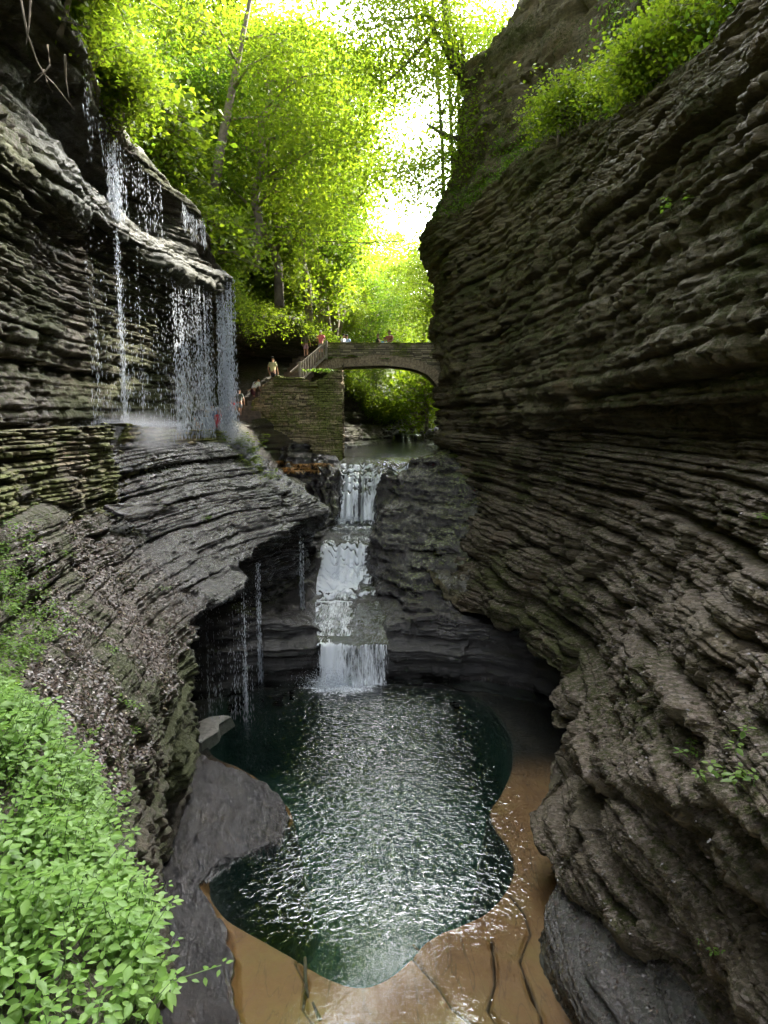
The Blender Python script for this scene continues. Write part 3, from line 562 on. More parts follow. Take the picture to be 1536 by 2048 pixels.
# ------------------------------------------------------------------ water
def water_material(name, bump_d=.05, sc=4.5, foam=True, flow=False):
    t = NT(name); p = t.pos(); m = t.attr('foam')
    if flow:
        uv = t.n('ShaderNodeUVMap').outputs[0]; q = t.mapping(uv, (1, 1, 1))
        n1 = t.noise(t.mapping(uv, (3.5, 1.0, 1)), 1.0, 6, .7, .8); n2 = t.noise(t.mapping(uv, (19, 2.4, 1)), 1.0, 5, .75, .6)
        h = t.math('ADD', n1, t.math('MULTIPLY', n2, .5)); rip = n2
    else:
        n1 = t.noise(t.mapping(p, (1, 1.0, 1)), sc * .3, 2, .5, .4); n2 = t.noise(t.mapping(p, (1, 1.25, 1)), sc * 1.15, 2, .5, 1.2); n3 = t.noise(p, sc * 3.2, 1, .5, .3)
        h = t.math('ADD', t.math('MULTIPLY', n1, .8), t.math('ADD', t.math('MULTIPLY', n2, 1.), t.math('MULTIPLY', n3, .12))); rip = n3
        h = t.math('MULTIPLY', h, m[1])
    nb = t.bump(h, 1.0, bump_d)
    gl = t.n('ShaderNodeBsdfGlossy'); gl.inputs['Roughness'].default_value = .04; gl.inputs['Color'].default_value = (1, 1, 1, 1); t.l(nb, gl.inputs['Normal'])
    tr = t.n('ShaderNodeBsdfTransparent'); tr.inputs['Color'].default_value = (.86, .92, .88, 1)
    fr = t.n('ShaderNodeFresnel'); fr.inputs['IOR'].default_value = 1.62; t.l(nb, fr.inputs['Normal'])
    mx = t.n('ShaderNodeMixShader'); t.l(fr.outputs[0], mx.inputs[0]); t.l(tr.outputs[0], mx.inputs[1]); t.l(gl.outputs[0], mx.inputs[2])
    wh = t.bsdf(Base_Color=(.78, .82, .86), Roughness=.35, Normal=nb, Specular_IOR_Level=.5)
    if flow: fn = t.math('ADD', t.math('MULTIPLY', n1, .55), t.math('MULTIPLY', n2, .55))
    else: fn = t.math('ADD', t.math('MULTIPLY', t.noise(p, 3.0, 5, .7, 1.5), .6), t.math('MULTIPLY', t.noise(p, 16, 3, .7, .5), .5))
    ff = t.math('MULTIPLY', t.math('SUBTRACT', t.math('ADD', t.math('MULTIPLY', t.math('SUBTRACT', fn, .55), 1.5), m[0]), .48), 4.0, clamp=True)
    mz = t.n('ShaderNodeMixShader'); t.l(t.math('MULTIPLY', ff, .9), mz.inputs[0]); t.l(mx.outputs[0], mz.inputs[1]); t.l(wh, mz.inputs[2])
    if flow:                                   # ragged sides
        cut = t.math('MULTIPLY', t.math('SUBTRACT', t.math('ADD', m[2], n2), .75), 6.0, clamp=True)
        tp = t.n('ShaderNodeBsdfTransparent'); m3 = t.n('ShaderNodeMixShader'); t.l(cut, m3.inputs[0]); t.l(tp.outputs[0], m3.inputs[1]); t.l(mz.outputs[0], m3.inputs[2]); mz = m3
    return t.done(mz.outputs[0])
px_ = np.linspace(-7, 7, 220); py_ = np.linspace(3, 21.2, 280); PX, PY = np.meshgrid(px_, py_, indexing='ij')
d1 = np.hypot(PX + 1.6, (PY - 20.1)); d2 = np.hypot(PX + .6, (PY - 20.2))
foam = .62 * np.exp(-(d1 / 1.25) ** 2) + .35 * np.exp(-(d2 / 1.1) ** 2) + .25 * np.exp(-((d1 - 3.4) / .25) ** 2) * (PX < -2)
amp_w = .05 + .95 * (sstep(-3.2, -1.2, PX) * (1 - .7 * sstep(1.6, 3.0, PX))) * sstep(9.3, 11.5, PY) ; amp_w = np.maximum(amp_w, .8 * np.exp(-(d1 / 4) ** 2))
pool_o = np_mesh('water', np.stack([PX, PY, 0 * PX + POOL], -1).reshape(-1, 3), grid_faces(*PX.shape, flip=True), water_material('pool water', .046), attrs={'foam': np.stack([foam, amp_w, foam], -1).reshape(-1, 3)}, smooth=True)
tag(pool_o, 'round dark green plunge pool with rippled surface', kind='structure')
# stream sheet
sy = np.concatenate([np.linspace(19.95, 36, 520), np.linspace(36, 80, 200)[1:]]); st_ = np.linspace(0, 1, 70)
sl, sr = sedge(sy); sw = _w0(sy)
slope = np.gradient(sw, sy)
SX = (sl - .12)[None] * (1 - st_[:, None]) + (sr + .12)[None] * st_[:, None]; SY = np.broadcast_to(sy, SX.shape).copy()
SZ = _w0(SY + wsh(SX, SY)) - .03 + wrip(SX, SY); steep = sstep(.25, 1.0, np.gradient(SZ, axis=1) / np.gradient(SY, axis=1))
SZ = SZ + steep * (.10 * fbm(SX * 2.5, SY * 1.2, SX * 0, 3, 61) + .04 * fbm(SX * 9, SY * 2, SX * 0, 2, 62))
SY = SY - steep * (.12 + .12 * fbm(SX * 2.5, SZ * 1.2, SX * 0, 3, 63))
st_ = st_
arc = np.concatenate([[0], np.cumsum(np.hypot(np.diff(sy), np.diff(sw)))])
edge = np.minimum(st_, 1 - st_)[:, None]
tr_ = st_[:, None]
def bell(a, c, w): return np.exp(-((a - c) / w) ** 2)
sf = .12 + .46 * steep + 0 * SX
sf += .34 * ((SY > 24.6) & (SY < 28.9)) * (.55 + .45 * sstep(-.6, -1.6, SX)) + .35 * bell(SY, 31.6, .7) + .28 * bell(SY, 27.0, .8) + .30 * bell(SY, 26, 1.1) * (SX < -1) + .2 * bell(SY, 29.3, .6)
sf -= .22 * ((SY > 36.2)) - (.27 + .2 * sstep(-.6, -1.4, SX)) * ((SY > 21.2) & (SY < 24.7)) - .24 * ((SY > 28.9) & (SY < 31.3))  # flat lower reach: froth at left, the rest water glints painted as foam
sf += np.where((SY > 32.2) & (SY < 36), .34 * bell(tr_, .16, .22) + .08 * sstep(.4, .8, tr_), 0)
sf += np.where(SY < 21, .36 * bell(tr_, .10, .2) + .02, 0)
stream_o = np_mesh('water', np.stack([SX, SY, SZ], -1).reshape(-1, 3), grid_faces(*SX.shape, flip=True), water_material('running stream water', .05, flow=True), smooth=True,
    attrs={'foam': np.stack([np.clip(sf, 0, 1), 1 + 0 * SX, np.clip(1 - steep * (1 - sstep(.0, .22, edge + 0 * SX)) * .8, 0, 1)], -1).reshape(-1, 3)}, uv=np.stack([SX, np.broadcast_to(arc, SX.shape)], -1).reshape(-1, 2))
tag(stream_o, 'stream running under the bridge and down white cascades into the pool', kind='structure')
# ------------------------------------------------------------------ hills
hy, hx = np.meshgrid(np.linspace(-40, 260, 220), np.linspace(-160, 170, 260))
def hill_z(x, y):
    c = np.interp(y, [0, 50, 80, 150, 260], [0, 2, 8, 20, 30])
    wdt = np.interp(y, [0, 60, 90, 150, 260], [9, 9, 5, 4, 3])
    d = np.maximum(np.abs(x - c) - wdt, 0)
    base = np.interp(y, [0, 55, 80, 110, 160, 260], [8, 4, 1.5, 4, 12, 26])
    return base + 34 * (1 - np.exp(-d / 26)) + 2.5 * fbm(x * .06, y * .06, x * 0, 3, 55)
def hill_mask(x, y): return y > 60
hz = hill_z(hx, hy)
cx_ = np.interp(hy, [-40, 0, 60, 150, 260], [0, 0, 2, 12, 20]); 
inside = (hy < 66) & (np.abs(hx) < 20 + 0 * hy)
hz = np.where(inside, -14, hz)
hz = np.where((np.abs(hx) >= 20) & (hy < 66), hz - 1.0, hz)
hills_o = np_mesh('hills', np.stack([hx, hy, hz], -1).reshape(-1, 3), grid_faces(*hx.shape, flip=False), M['soil'])
tag(hills_o, 'wooded hills beyond the bridge', kind='structure')
# ------------------------------------------------------------------ vegetation
def rng(s): return np.random.default_rng(s)
def leaf_quads(C, size, r, up=.5, asp=.55):
    """folded four-corner leaves centred on C"""
    n = len(C); a = r.uniform(0, 2 * np.pi, n); tilt = r.normal(0, .55, n)
    d = np.stack([np.cos(a) * np.cos(tilt), np.sin(a) * np.cos(tilt), np.sin(tilt) - .25], -1); d /= np.linalg.norm(d, axis=1, keepdims=True)
    nn = r.normal(0, 1, (n, 3)) * (1 - up) + np.array([0, 0, 1.0]) * up
    s = np.cross(d, nn); s /= np.linalg.norm(s, axis=1, keepdims=True) + 1e-9
    up_ = np.cross(s, d); L = size * r.uniform(.6, 1.25, (n, 1)); w = L * asp
    V = np.stack([C - d * L * .5, C - d * L * .05 + s * w * .5 + up_ * L * .08, C + d * L * .5, C - d * L * .05 - s * w * .5 + up_ * L * .08], 1)
    return V.reshape(-1, 3), np.arange(4 * n).reshape(n, 4)
def tube_np(pts, rad, k=6):
    pts = np.array(pts, float); rad = np.broadcast_to(rad, len(pts)).astype(float); V = []; Fq = []
    for i, p in enumerate(pts):
        t = pts[min(i + 1, len(pts) - 1)] - pts[max(i - 1, 0)]; t /= np.linalg.norm(t) + 1e-9
        a = np.cross(t, [0, 0, 1.0] if abs(t[2]) < .9 else [1.0, 0, 0]); a /= np.linalg.norm(a); b = np.cross(t, a)
        for q in range(k):
            an = 2 * np.pi * q / k; V.append(p + rad[i] * (a * np.cos(an) + b * np.sin(an)))
    for i in range(len(pts) - 1):
        for q in range(k): Fq.append((i * k + q, i * k + (q + 1) % k, (i + 1) * k + (q + 1) % k, (i + 1) * k + q))
    n = len(V); V.append(pts[0]); V.append(pts[-1])
    for q in range(k): Fq.append((n, (q + 1) % k, q, n)); Fq.append((n + 1, (len(pts) - 1) * k + q, (len(pts) - 1) * k + (q + 1) % k, n + 1))
    return np.array(V), Fq
def faces_mesh(name, V, Fs, mat, parent=None, smooth=False):
    me = bpy.data.meshes.new(name)
    clean = []
    for f in Fs:
        g = []
        for i in f:
            if i not in g: g.append(int(i))
        if len(g) >= 3: clean.append(g)
    me.from_pydata([tuple(map(float, v)) for v in V], [], clean); me.update()
    if smooth: me.polygons.foreach_set('use_smooth', [True] * len(me.polygons))
    if mat: me.materials.append(mat)
    return link(bpy.data.objects.new(name, me), parent)
class Bag:
    def __init__(s): s.V = []; s.F = []; s.n = 0
    def add(s, V, Fs):
        s.V.append(np.asarray(V, float)); s.F += [tuple(int(i) + s.n for i in f) for f in Fs]; s.n += len(V); return s
    def tube(s, pts, rad, k=6): return s.add(*tube_np(pts, rad, k))
    def box(s, c, h, rz=0.0, jit=0.0, r=None):
        v = np.array([(x, y, z) for x in (-1, 1) for y in (-1, 1) for z in (-1, 1)], float) * np.array(h)
        if r is not None: v = v + r.uniform(-jit, jit, v.shape)
        ca, sa = math.cos(rz), math.sin(rz); v = np.stack([v[:, 0] * ca - v[:, 1] * sa, v[:, 0] * sa + v[:, 1] * ca, v[:, 2]], 1) + np.array(c)
        return s.add(v, [(0, 1, 3, 2), (4, 6, 7, 5), (0, 4, 5, 1), (2, 3, 7, 6), (0, 2, 6, 4), (1, 5, 7, 3)])
    def build(s, name, mat, parent=None, smooth=False): return faces_mesh(name, np.concatenate(s.V), s.F, mat, parent, smooth)
def make_tree(name, seed, h=10.0, cr=3.0, base=.3, nl=9000, mat='leaf_yellow', leaf=.19, lean=.0, kind='broad', bark='bark', clump=.62):
    r = rng(seed); root = empty(name); b = Bag()
    tp = [np.array([0, 0, -.6])]; n = 9
    for i in range(n):
        t = (i + 1) / n; tp.append(np.array([lean * h * t * t * .5 + r.normal(0, .12), r.normal(0, .12), h * t * .96]))
    tr = np.linspace(h * .016 + .04, .02, n + 1); b.tube(tp, tr, 8); tips = []
    nb = 26 if kind == 'broad' else 44
    for q in range(nb):
        t = base + (1 - base) * (q + r.uniform(0, 1)) / nb; i = min(int(t * n), n - 1); p0 = tp[i] * (1 - (t * n - i)) + tp[i + 1] * (t * n - i)
        az = q * 2.4 + r.normal(0, .4)
        if kind == 'broad': L = cr * (math.sin(math.pi * min(1, (t - base) / (1 - base) * .86 + .14)) ** .6) * r.uniform(.65, 1.12); el = r.uniform(.05, .65)
        else: L = cr * (1.05 - (t - base) / (1 - base)) * r.uniform(.8, 1.1); el = r.uniform(-.25, .05)
        d = np.array([math.cos(az) * math.cos(el), math.sin(az) * math.cos(el), math.sin(el)])
        pts = [p0 + d * L * s + np.array([0, 0, .10 * L * s * s * (1 if kind == 'broad' else -1)]) + r.normal(0, .05 * L, 3) * s for s in (0, .35, .7, 1)]
        b.tube(pts, [.018 * L + .012, .012 * L + .01, .01, .006], 4); tips.append(pts[-1]); tips.append(pts[2])
        for s in range(5):
            o = pts[1 + s % 3] + r.normal(0, .30 * L + .15, 3) * np.array([1, 1, .45]); tips.append(o)
            if s < 2: b.tube([pts[1 + s % 3], o], [.012, .005], 3)
    b.build('trunk', M[bark], root, True)
    tips = np.array(tips); k = r.integers(0, len(tips), nl); off = r.normal(0, 1, (nl, 3)) * np.array([clump, clump, clump * .38])
    C = tips[k] + off
    if kind != 'broad': C[:, 2] -= .12 * np.hypot(off[:, 0], off[:, 1])
    V, Fq = leaf_quads(C, leaf, r, .62, .6 if kind == 'broad' else .35)
    np_mesh('crown', V, Fq, M[mat], root)
    return root
protos = {
 'A': make_tree('maple_tree', 1, 11, 3.4, .28, 15000, 'leaf_yellow', .17),
 'B': make_tree('maple_tree', 2, 9, 3.0, .2, 14000, 'leaf_green', .16, lean=.25),
 'C': make_tree('beech_tree', 3, 13, 3.3, .35, 14000, 'leaf_yellow', .16, lean=.15),
 'D': make_tree('hemlock_tree', 4, 14, 2.6, .2, 15000, 'leaf_dark', .15, kind='hem', clump=.42),
 'E': make_tree('beech_tree', 5, 7, 2.7, .08, 12000, 'leaf_yellow', .15, lean=.35),
}
protos['F'] = make_tree('shrub', 6, 1.5, 1.15, .02, 2000, 'leaf_yellow', .17, clump=.32)
protos['G'] = make_tree('shrub', 7, 1.2, 1.0, .02, 2600, 'leaf_yellow', .13, clump=.3)
used = set(); TREES = []
def put_tree(k, x, y, z, s, rz, label, group, tilt=(0, 0)):
    src = protos[k]
    if k in used: o = copy_tree(src)
    else: o = src; used.add(k)
    o.location = (x, y, z); o.scale = (s, s, s * 1.0); o.rotation_euler = (tilt[0], tilt[1], rz)
    nm = {'A': 'maple_tree', 'B': 'maple_tree', 'C': 'beech_tree', 'D': 'hemlock_tree', 'E': 'beech_tree', 'F': 'shrub', 'G': 'shrub'}[k]
    tag(o, label, 'shrub' if k in 'FG' else 'tree', group); TREES.append(o); return o
def lslope(y, t):   # t 1 = high on the slope, 2 = rim
    X, Z = rows_at(Lrows[:3], np.array([y])); a = t; k = int(min(a, 1.999)); f = a - k
    return X[k, 0] * (1 - f) + X[k + 1, 0] * f, Z[k, 0] * (1 - f) + Z[k + 1, 0] * f
r = rng(77)
KN = {'A': 'broad yellow-green maple', 'B': 'mid-green leaning maple', 'C': 'tall pale-barked beech', 'D': 'dark drooping hemlock', 'E': 'bushy young beech', 'F': 'leafy green shrub', 'G': 'yellow-green shrub'}
for i in range(58):
    y = r.uniform(23, 62); t = r.uniform(1.0, 1.97)
    k = 'AEBCEAEBDC'[i % 10]
    if t > 1.8: k = 'EBE'[i % 3]
    x, z = lslope(y, t); s = r.uniform(.7, 1.05) * (.62 if t > 1.8 else 1)
    if y < 30 and t > 1.75: s *= .7
    put_tree(k, x, y, z - .2, s, r.uniform(-.8, .8), KN[k] + (' high on the steep left hillside' if t < 1.4 else ' on the left hillside above the mossy cliff' if t < 1.8 else ' hanging over the rim of the left cliff'), 'trees on the left hillside', (0, r.uniform(.05, .3)))
# far valley and right side
for i in range(64):
    y = r.uniform(64, 150); side = -1 if i % 5 < 3 else 1
    c = np.interp(y, [0, 50, 80, 150, 260], [0, 2, 8, 20, 30]); w = np.interp(y, [0, 60, 90, 150, 260], [8, 7, 4, 2, 3])
    x = c + side * (w + r.uniform(0, 20) ** 1.0); z = float(hill_z(np.array([x]), np.array([y]))[0]); k = 'AECBAE'[i % 6]
    u_, v_ = proj((x, y, z + 7))
    if 690 < u_ < 850 and v_ < 480: continue
    put_tree(k, x, y, z - .3, r.uniform(.8, 1.15), r.uniform(0, 6.28), KN[k] + (' on the far left side of the valley beyond the bridge' if side < 0 else ' on the far right side of the valley beyond the bridge'), 'trees in the valley beyond the bridge')
for i, (x, y, z, k, s) in enumerate([(8.0, 47, 7, 'E', .8), (9.5, 52, 6, 'A', .7), (6.5, 50, 4.5, 'E', .7), (10.5, 58, 5, 'C', .75), (8.2, 56, 4, 'E', .9), (11, 64, 4.5, 'A', .7), (13, 48, 10, 'A', 1), (15, 57, 8, 'C', 1.), (5.4, 46, 8.4, 'E', .45), (9.5, 61, 3, 'E', .9), (12, 70, 5, 'B', .9), (9, 67, 2, 'E', .8), (3.6, 50, 2.0, 'C', .9), (4.8, 54, 2, 'A', 1.1), (3.4, 60, 1, 'C', 1.15), (1.5, 66, 1, 'A', 1.25), (5.6, 47, 6.2, 'E', .9), (-1.5, 58, 2, 'B', 1.1), (2.2, 74, 2, 'C', 1.3)]):
    put_tree(k, x, y, z, s, r.uniform(0, 6), KN[k] + ' on the right bank just past the bridge', 'trees on the right bank past the bridge')
# trees standing on the top of the right cliff
for i, (x, y, z, k, s) in enumerate([(14, 18, 27, 'A', 1), (13, 26, 25.5, 'C', 1), (12, 33, 22, 'A', .9), (9.5, 40, 13, 'C', .9), (11, 44, 12, 'A', .9), (17, 30, 28, 'B', 1), (15, 38, 24, 'A', 1), (16, 10, 28, 'A', 1.1)]):
    put_tree(k, x, y, z, s, r.uniform(0, 6), KN[k] + ' on top of the high right cliff', 'trees on top of the right cliff')
def row_at(rows, i, y):
    X, Z = rows_at(rows, np.array([y])); return X[i, 0], Z[i, 0]
for i in range(24):                                            # on the high right ledge
    y = 13.5 + 14.5 * i / 24 + r.uniform(-.3, .3); a = row_at(Rrows, 3, y); b = row_at(Rrows, 2, y); f = r.uniform(.0, .55)
    put_tree('FFG'[i % 3], a[0] * (1 - f) + b[0] * f, y, a[1] * (1 - f) + b[1] * f + .1, r.uniform(.55, 1.0), r.uniform(0, 6), KN['FFG'[i % 3]] + ' on the high ledge of the right cliff', 'shrubs on the high right ledge', (0, -.35))
for i in range(26):                                            # along the rim of the near left cliff
    y = 11 + 10.5 * i / 26 + r.uniform(-.2, .2); a = row_at(Lrows, 3, y); b = row_at(Lrows, 2, y); f = r.uniform(.1, 1.1)
    put_tree('GFG'[i % 3], a[0] * (1 - f) + b[0] * f, y, a[1] * (1 - f) + b[1] * f + .15, r.uniform(.7, 1.2), r.uniform(0, 6), KN['GFG'[i % 3]] + ' on the rim above the near left cliff', 'shrubs on the rim of the near left cliff', (0, .3))
for i in range(70):                                            # between the trunks of the left slope
    y = r.uniform(26, 46); t_ = r.uniform(1.3, 2.0); x, z = lslope(y, t_); k = 'GFE'[i % 3]
    put_tree(k, x, y, z, r.uniform(1.2, 2.2) if k != 'E' else r.uniform(.35, .5), r.uniform(-.8, .8), KN[k] + ' between the trunks on the left hillside', 'undergrowth shrubs on the left hillside', (0, .3))
for i, (px, y, s, z) in enumerate([(560, 38, 1.15, 7), (620, 42, 1.2, 6.5), (660, 47, 1.15, 6), (520, 34, 1.1, 8), (600, 50, 1.3, 9), (690, 56, 1.1, 3), (640, 60, 1.35, 6), (668, 52, 1.5, 6), (650, 66, 1.6, 8), (640, 46, 1.5, 5.5), (664, 50, 1.72, 5), (470, 40, 1.25, 13), (560, 46, 1.3, 12)]):
    k = 'EABCAECCACAAB'[i]; k = 'E' if i == 3 else k; s = s * (1.5 if k == 'E' and i in (0, 3) else 1); put_tree(k, Wx(px, y), y, z, s, r.uniform(0, 6), 'tall ' + KN[k] + ' leaning over the head of the gorge', 'tall trees above the head of the gorge', (0, .16 if s > 1.7 else .08))
for k in protos:
    if k not in used: put_tree(k, -30, 60, 30, 1, 0, KN[k] + ' far up the hill', 'trees on the left hillside')
put_tree('A', 6.2, 43, 10.2, 1.15, 1.0, 'broad yellow-green maple rising behind the top corner of the right cliff', None)
put_tree('C', Wx(655, 56), 56, 4, 2.0, 2.0, 'very tall beech closing the top of the view left of the sky gap', None)
for px, y, z, k, s_, lb in ((852, 56, .6, 'G', 2.6, 'rounded bush under the right end of the arch'), (832, 61, -.6, 'F', 2.8, 'leafy bush seen low through the arch, left of the rounded one'), (812, 66, -.8, 'G', 2.4, 'low far bush in the middle of the view through the arch')): put_tree(k, Wx(px, y), y, z, s_, px, lb, None)
# the two trees one can single out
def bare_trunk(name, pts, rad, label, leaves, mat='leaf_yellow', leaf=.15, twigs=(), bark='bark', sp=.5):
    rr = rng(int(abs(pts[0][0] * 100))); root = empty(name, tuple(pts[0])); o = np.array(pts[0]); b = Bag()
    b.tube([np.array(p) - o for p in pts], rad, 8); T = []
    for tw in twigs:
        q = [np.array(p) - o for p in tw]; b.tube(q, np.linspace(rad[-1] * 1.2 + .01, .008, len(q)), 5); T += q[1:]
        for _ in range(9):
            a = q[rr.integers(1, len(q))]; e = a + rr.normal(0, sp, 3); b.tube([a, e], [.012, .004], 3); T.append(e)
    b.build('trunk', M[bark], root, True)
    if leaves:
        T = np.array(T); C = T[rr.integers(0, len(T), leaves)] + rr.normal(0, 1, (leaves, 3)) * np.array([sp, sp, sp * .5])
        V, Fq = leaf_quads(C, leaf, rr, .6); np_mesh('crown', V, Fq, M[mat], root)
    return tag(root, label, 'tree')
def W3(px, py, Y): a = P(px, py, Y); return (a[0], Y, a[1])
bare_trunk('beech_tree', [W3(425, 410, 31), W3(440, 300, 31.2), W3(462, 190, 31.5), W3(484, 80, 31.8), W3(500, 0, 32), W3(505, -90, 32.2)], [.24, .21, .17, .12, .09, .05],
   'slender pale leaning trunk rising bare from the middle of the left hillside', 3800, twigs=[[W3(484, 80, 31.8), W3(530, 70, 31.5), W3(585, 65, 31)], [W3(465, 180, 31.5), W3(500, 130, 31), W3(540, 110, 30.5)], [W3(475, 130, 31.6), W3(440, 60, 31), W3(400, 40, 30)], [W3(450, 240, 31.5), W3(500, 235, 31), W3(560, 232, 30.6)], [W3(500, 0, 32), W3(470, -40, 32), W3(430, -60, 32)]])
lf = []
bare_trunk('birch_tree', [W3(935, 160, 37), W3(905, 130, 36.8), W3(893, 60, 36.6), W3(888, -20, 36.5), W3(860, -140, 36)], [.34, .24, .2, .17, .1],
   'many-stemmed tree clinging by its roots to the top corner of the right cliff', 26000, 'leaf_yellow', .19, sp=1.2, bark='bark_dark',
   twigs=[[W3(905, 130, 36.8), W3(870, 60, 36), W3(838, -20, 35.5), W3(800, -100, 35)], [W3(930, 150, 37), W3(922, 60, 36.9), W3(916, -60, 36.6)], [W3(925, 150, 37), W3(900, 20, 37), W3(875, -60, 37)],
          [W3(893, 60, 36.6), W3(850, 30, 36), W3(790, 40, 35.5), W3(740, 60, 35)], [W3(870, 60, 36), W3(830, 110, 35.6), W3(790, 150, 35.2), W3(760, 175, 35)], [W3(838, -20, 35.5), W3(790, -20, 35), W3(735, 10, 34.5)], [W3(940, 165, 37), W3(960, 210, 35.5), W3(952, 285, 35)]])
for px, top, lean in ((884, -60, -22), (903, -40, -12), (918, 160, -4)):
    bare_trunk('young_tree', [W3(px + 4, 400, 42), W3(px, 280, 42), W3(px + lean * .5, 120, 42), W3(px + lean, top, 42)], [.12, .10, .08, .05],
      {884: 'left of three thin dark stems standing against the white sky', 903: 'middle of three thin dark stems standing against the white sky', 918: 'short thin stem nearest the edge of the right cliff'}[px], 4200, 'leaf_yellow', .19, sp=1.0, bark='bark_dark',
      twigs=[[W3(px, 300, 42), W3(px - 50, 330, 41.5), W3(px - 110, 345, 41)], [W3(px, 230, 42), W3(px + 15, 190, 42), W3(px + 20, 150, 42)], [W3(px, 350, 42), W3(px - 40, 380, 42), W3(px - 70, 400, 41)]])
snag = Bag(); snag.tube([W3(930, 282, 37.6), W3(905, 275, 37.4), W3(880, 265, 37.2), W3(853, 248, 37)], [.13, .11, .09, .06], 7)
tag(snag.build('broken_branch', M['bark_dark'], None, True), 'short broken branch jutting left from the right cliff against the sky', 'branch')
# --- leaf carpets
def scatter(Q, N, tv, Y, T0, T1, Y0, Y1, n, r, wf=None):
    i0, i1 = np.searchsorted(tv, [T0, T1]); j0, j1 = np.searchsorted(Y, [Y0, Y1]); i1 = min(i1, Q.shape[0] - 2); j1 = min(j1, Q.shape[1] - 2)
    S = Q[i0:i1, j0:j1]; A = np.linalg.norm(np.cross(Q[i0 + 1:i1 + 1, j0:j1] - S, Q[i0:i1, j0 + 1:j1 + 1] - S), axis=-1)
    if wf is not None: A = A * wf(S[..., 0], S[..., 1], S[..., 2], N[i0:i1, j0:j1])
    c = np.cumsum(A.ravel()); k = np.searchsorted(c, r.uniform(0, c[-1], n)); a, b = np.unravel_index(np.minimum(k, A.size - 1), A.shape)
    f, g = r.uniform(0, 1, (n, 1)), r.uniform(0, 1, (n, 1))
    p = S[a, b] + (Q[i0 + a + 1, j0 + b] - S[a, b]) * f + (Q[i0 + a, j0 + b + 1] - S[a, b]) * g
    return p, N[i0 + a, j0 + b]
def carpet(p, n, per, spread, size, seed, name, mat, label, lift=.15, asp=.6, up=.55):
    r = rng(seed); C = np.repeat(p + n * lift, per, 0); C = C + r.normal(0, 1, C.shape) * spread
    V, Fq = leaf_quads(C, size, r, up, asp); return tag(np_mesh(name, V, Fq, M[mat]), label, kind='stuff')
r = rng(5)
def clumpw(f, th, s): return lambda x, y, z, N: np.clip(fbm(x * f, y * f, z * f, 3, s) * 3 + th, .02, 1)
p, n = scatter(LQ, LN, LT, LY, .8, 2.0, 14, 62, 6500, r); carpet(p, n, 14, .35, .15, 6, 'undergrowth', 'leaf_yellow', 'yellow-green undergrowth covering the left hillside', .3)
p, n = scatter(LQ, LN, LT, LY, 1.0, 2.0, 14, 62, 2500, r); carpet(p, n, 14, .32, .15, 16, 'undergrowth', 'leaf_green', 'darker green undergrowth between the hillside trees', .25)
# curtain of leaves hanging over the left rim
p, n = scatter(LQ, LN, LT, LY, 1.92, 3.05, 27.6, 46, 1700, r); p[:, 2] -= np.abs(rng(8).normal(0, .45, len(p))); p[:, 0] += .15
carpet(p, n, 16, .20, .15, 9, 'hanging_foliage', 'leaf_yellow', 'bright leaves hanging over the dark recess above the stairs', .25, .5)
p, n = scatter(LQ, LN, LT, LY, 1.8, 2.55, 10, 20.5, 500, r, lambda x, y, z, N: 1 + 0 * x); carpet(p, n, 16, .22, .14, 19, 'hanging_foliage', 'leaf_yellow', 'bright leafy shrubs along the top edge of the near left cliff', .35)
p, n = scatter(LQ, LN, LT, LY, 2.2, 6, 46, 62, 1500, r); carpet(p, n, 12, .25, .15, 20, 'undergrowth', 'leaf_yellow', 'sunlit green growth on the left bank behind the bridge', .2)
# right: ledge bushes, vines
p, n = scatter(RQ, RN, RT, RY, 1.75, 2.98, 13, 27, 330, r, clumpw(.35, .35, 90)); carpet(p, n, 22, .32, .15, 21, 'ledge_shrubs', 'leaf_green', 'green shrubs crowding the high ledge of the right cliff', .3)
p, n = scatter(RQ, RN, RT, RY, 1.9, 3.02, 27, 42, 420, r, clumpw(.5, .5, 91)); carpet(p, n, 12, .16, .11, 22, 'ledge_plants', 'leaf_green', 'thin line of small plants along the far end of the right ledge', .08)
p, n = scatter(RQ, RN, RT, RY, .3, 1.1, -4, 40, 1600, r); carpet(p, n, 16, .45, .2, 23, 'undergrowth', 'leaf_green', 'growth on top of the right cliff', .3)
p, n = scatter(RQ, RN, RT, RY, 1.2, 6, 46, 64, 2300, r); carpet(p, n, 14, .28, .16, 24, 'undergrowth', 'leaf_yellow', 'sunlit leaves on the right bank behind the bridge', .25)
# far hills carpet
r = rng(31); N_ = 16000; hxx = r.uniform(-30, 60, N_); hyy = r.uniform(62, 175, N_); C = np.stack([hxx, hyy, hill_z(hxx, hyy) + .4], -1)
C = np.repeat(C, 7, 0) + r.normal(0, .9, (N_ * 7, 3)) * np.array([1, 1, .6]); V, Fq = leaf_quads(C, .45, r, .5); tag(np_mesh('undergrowth', V, Fq, M['leaf_yellow']), 'sunlit bushes and saplings filling the far valley sides', kind='stuff')
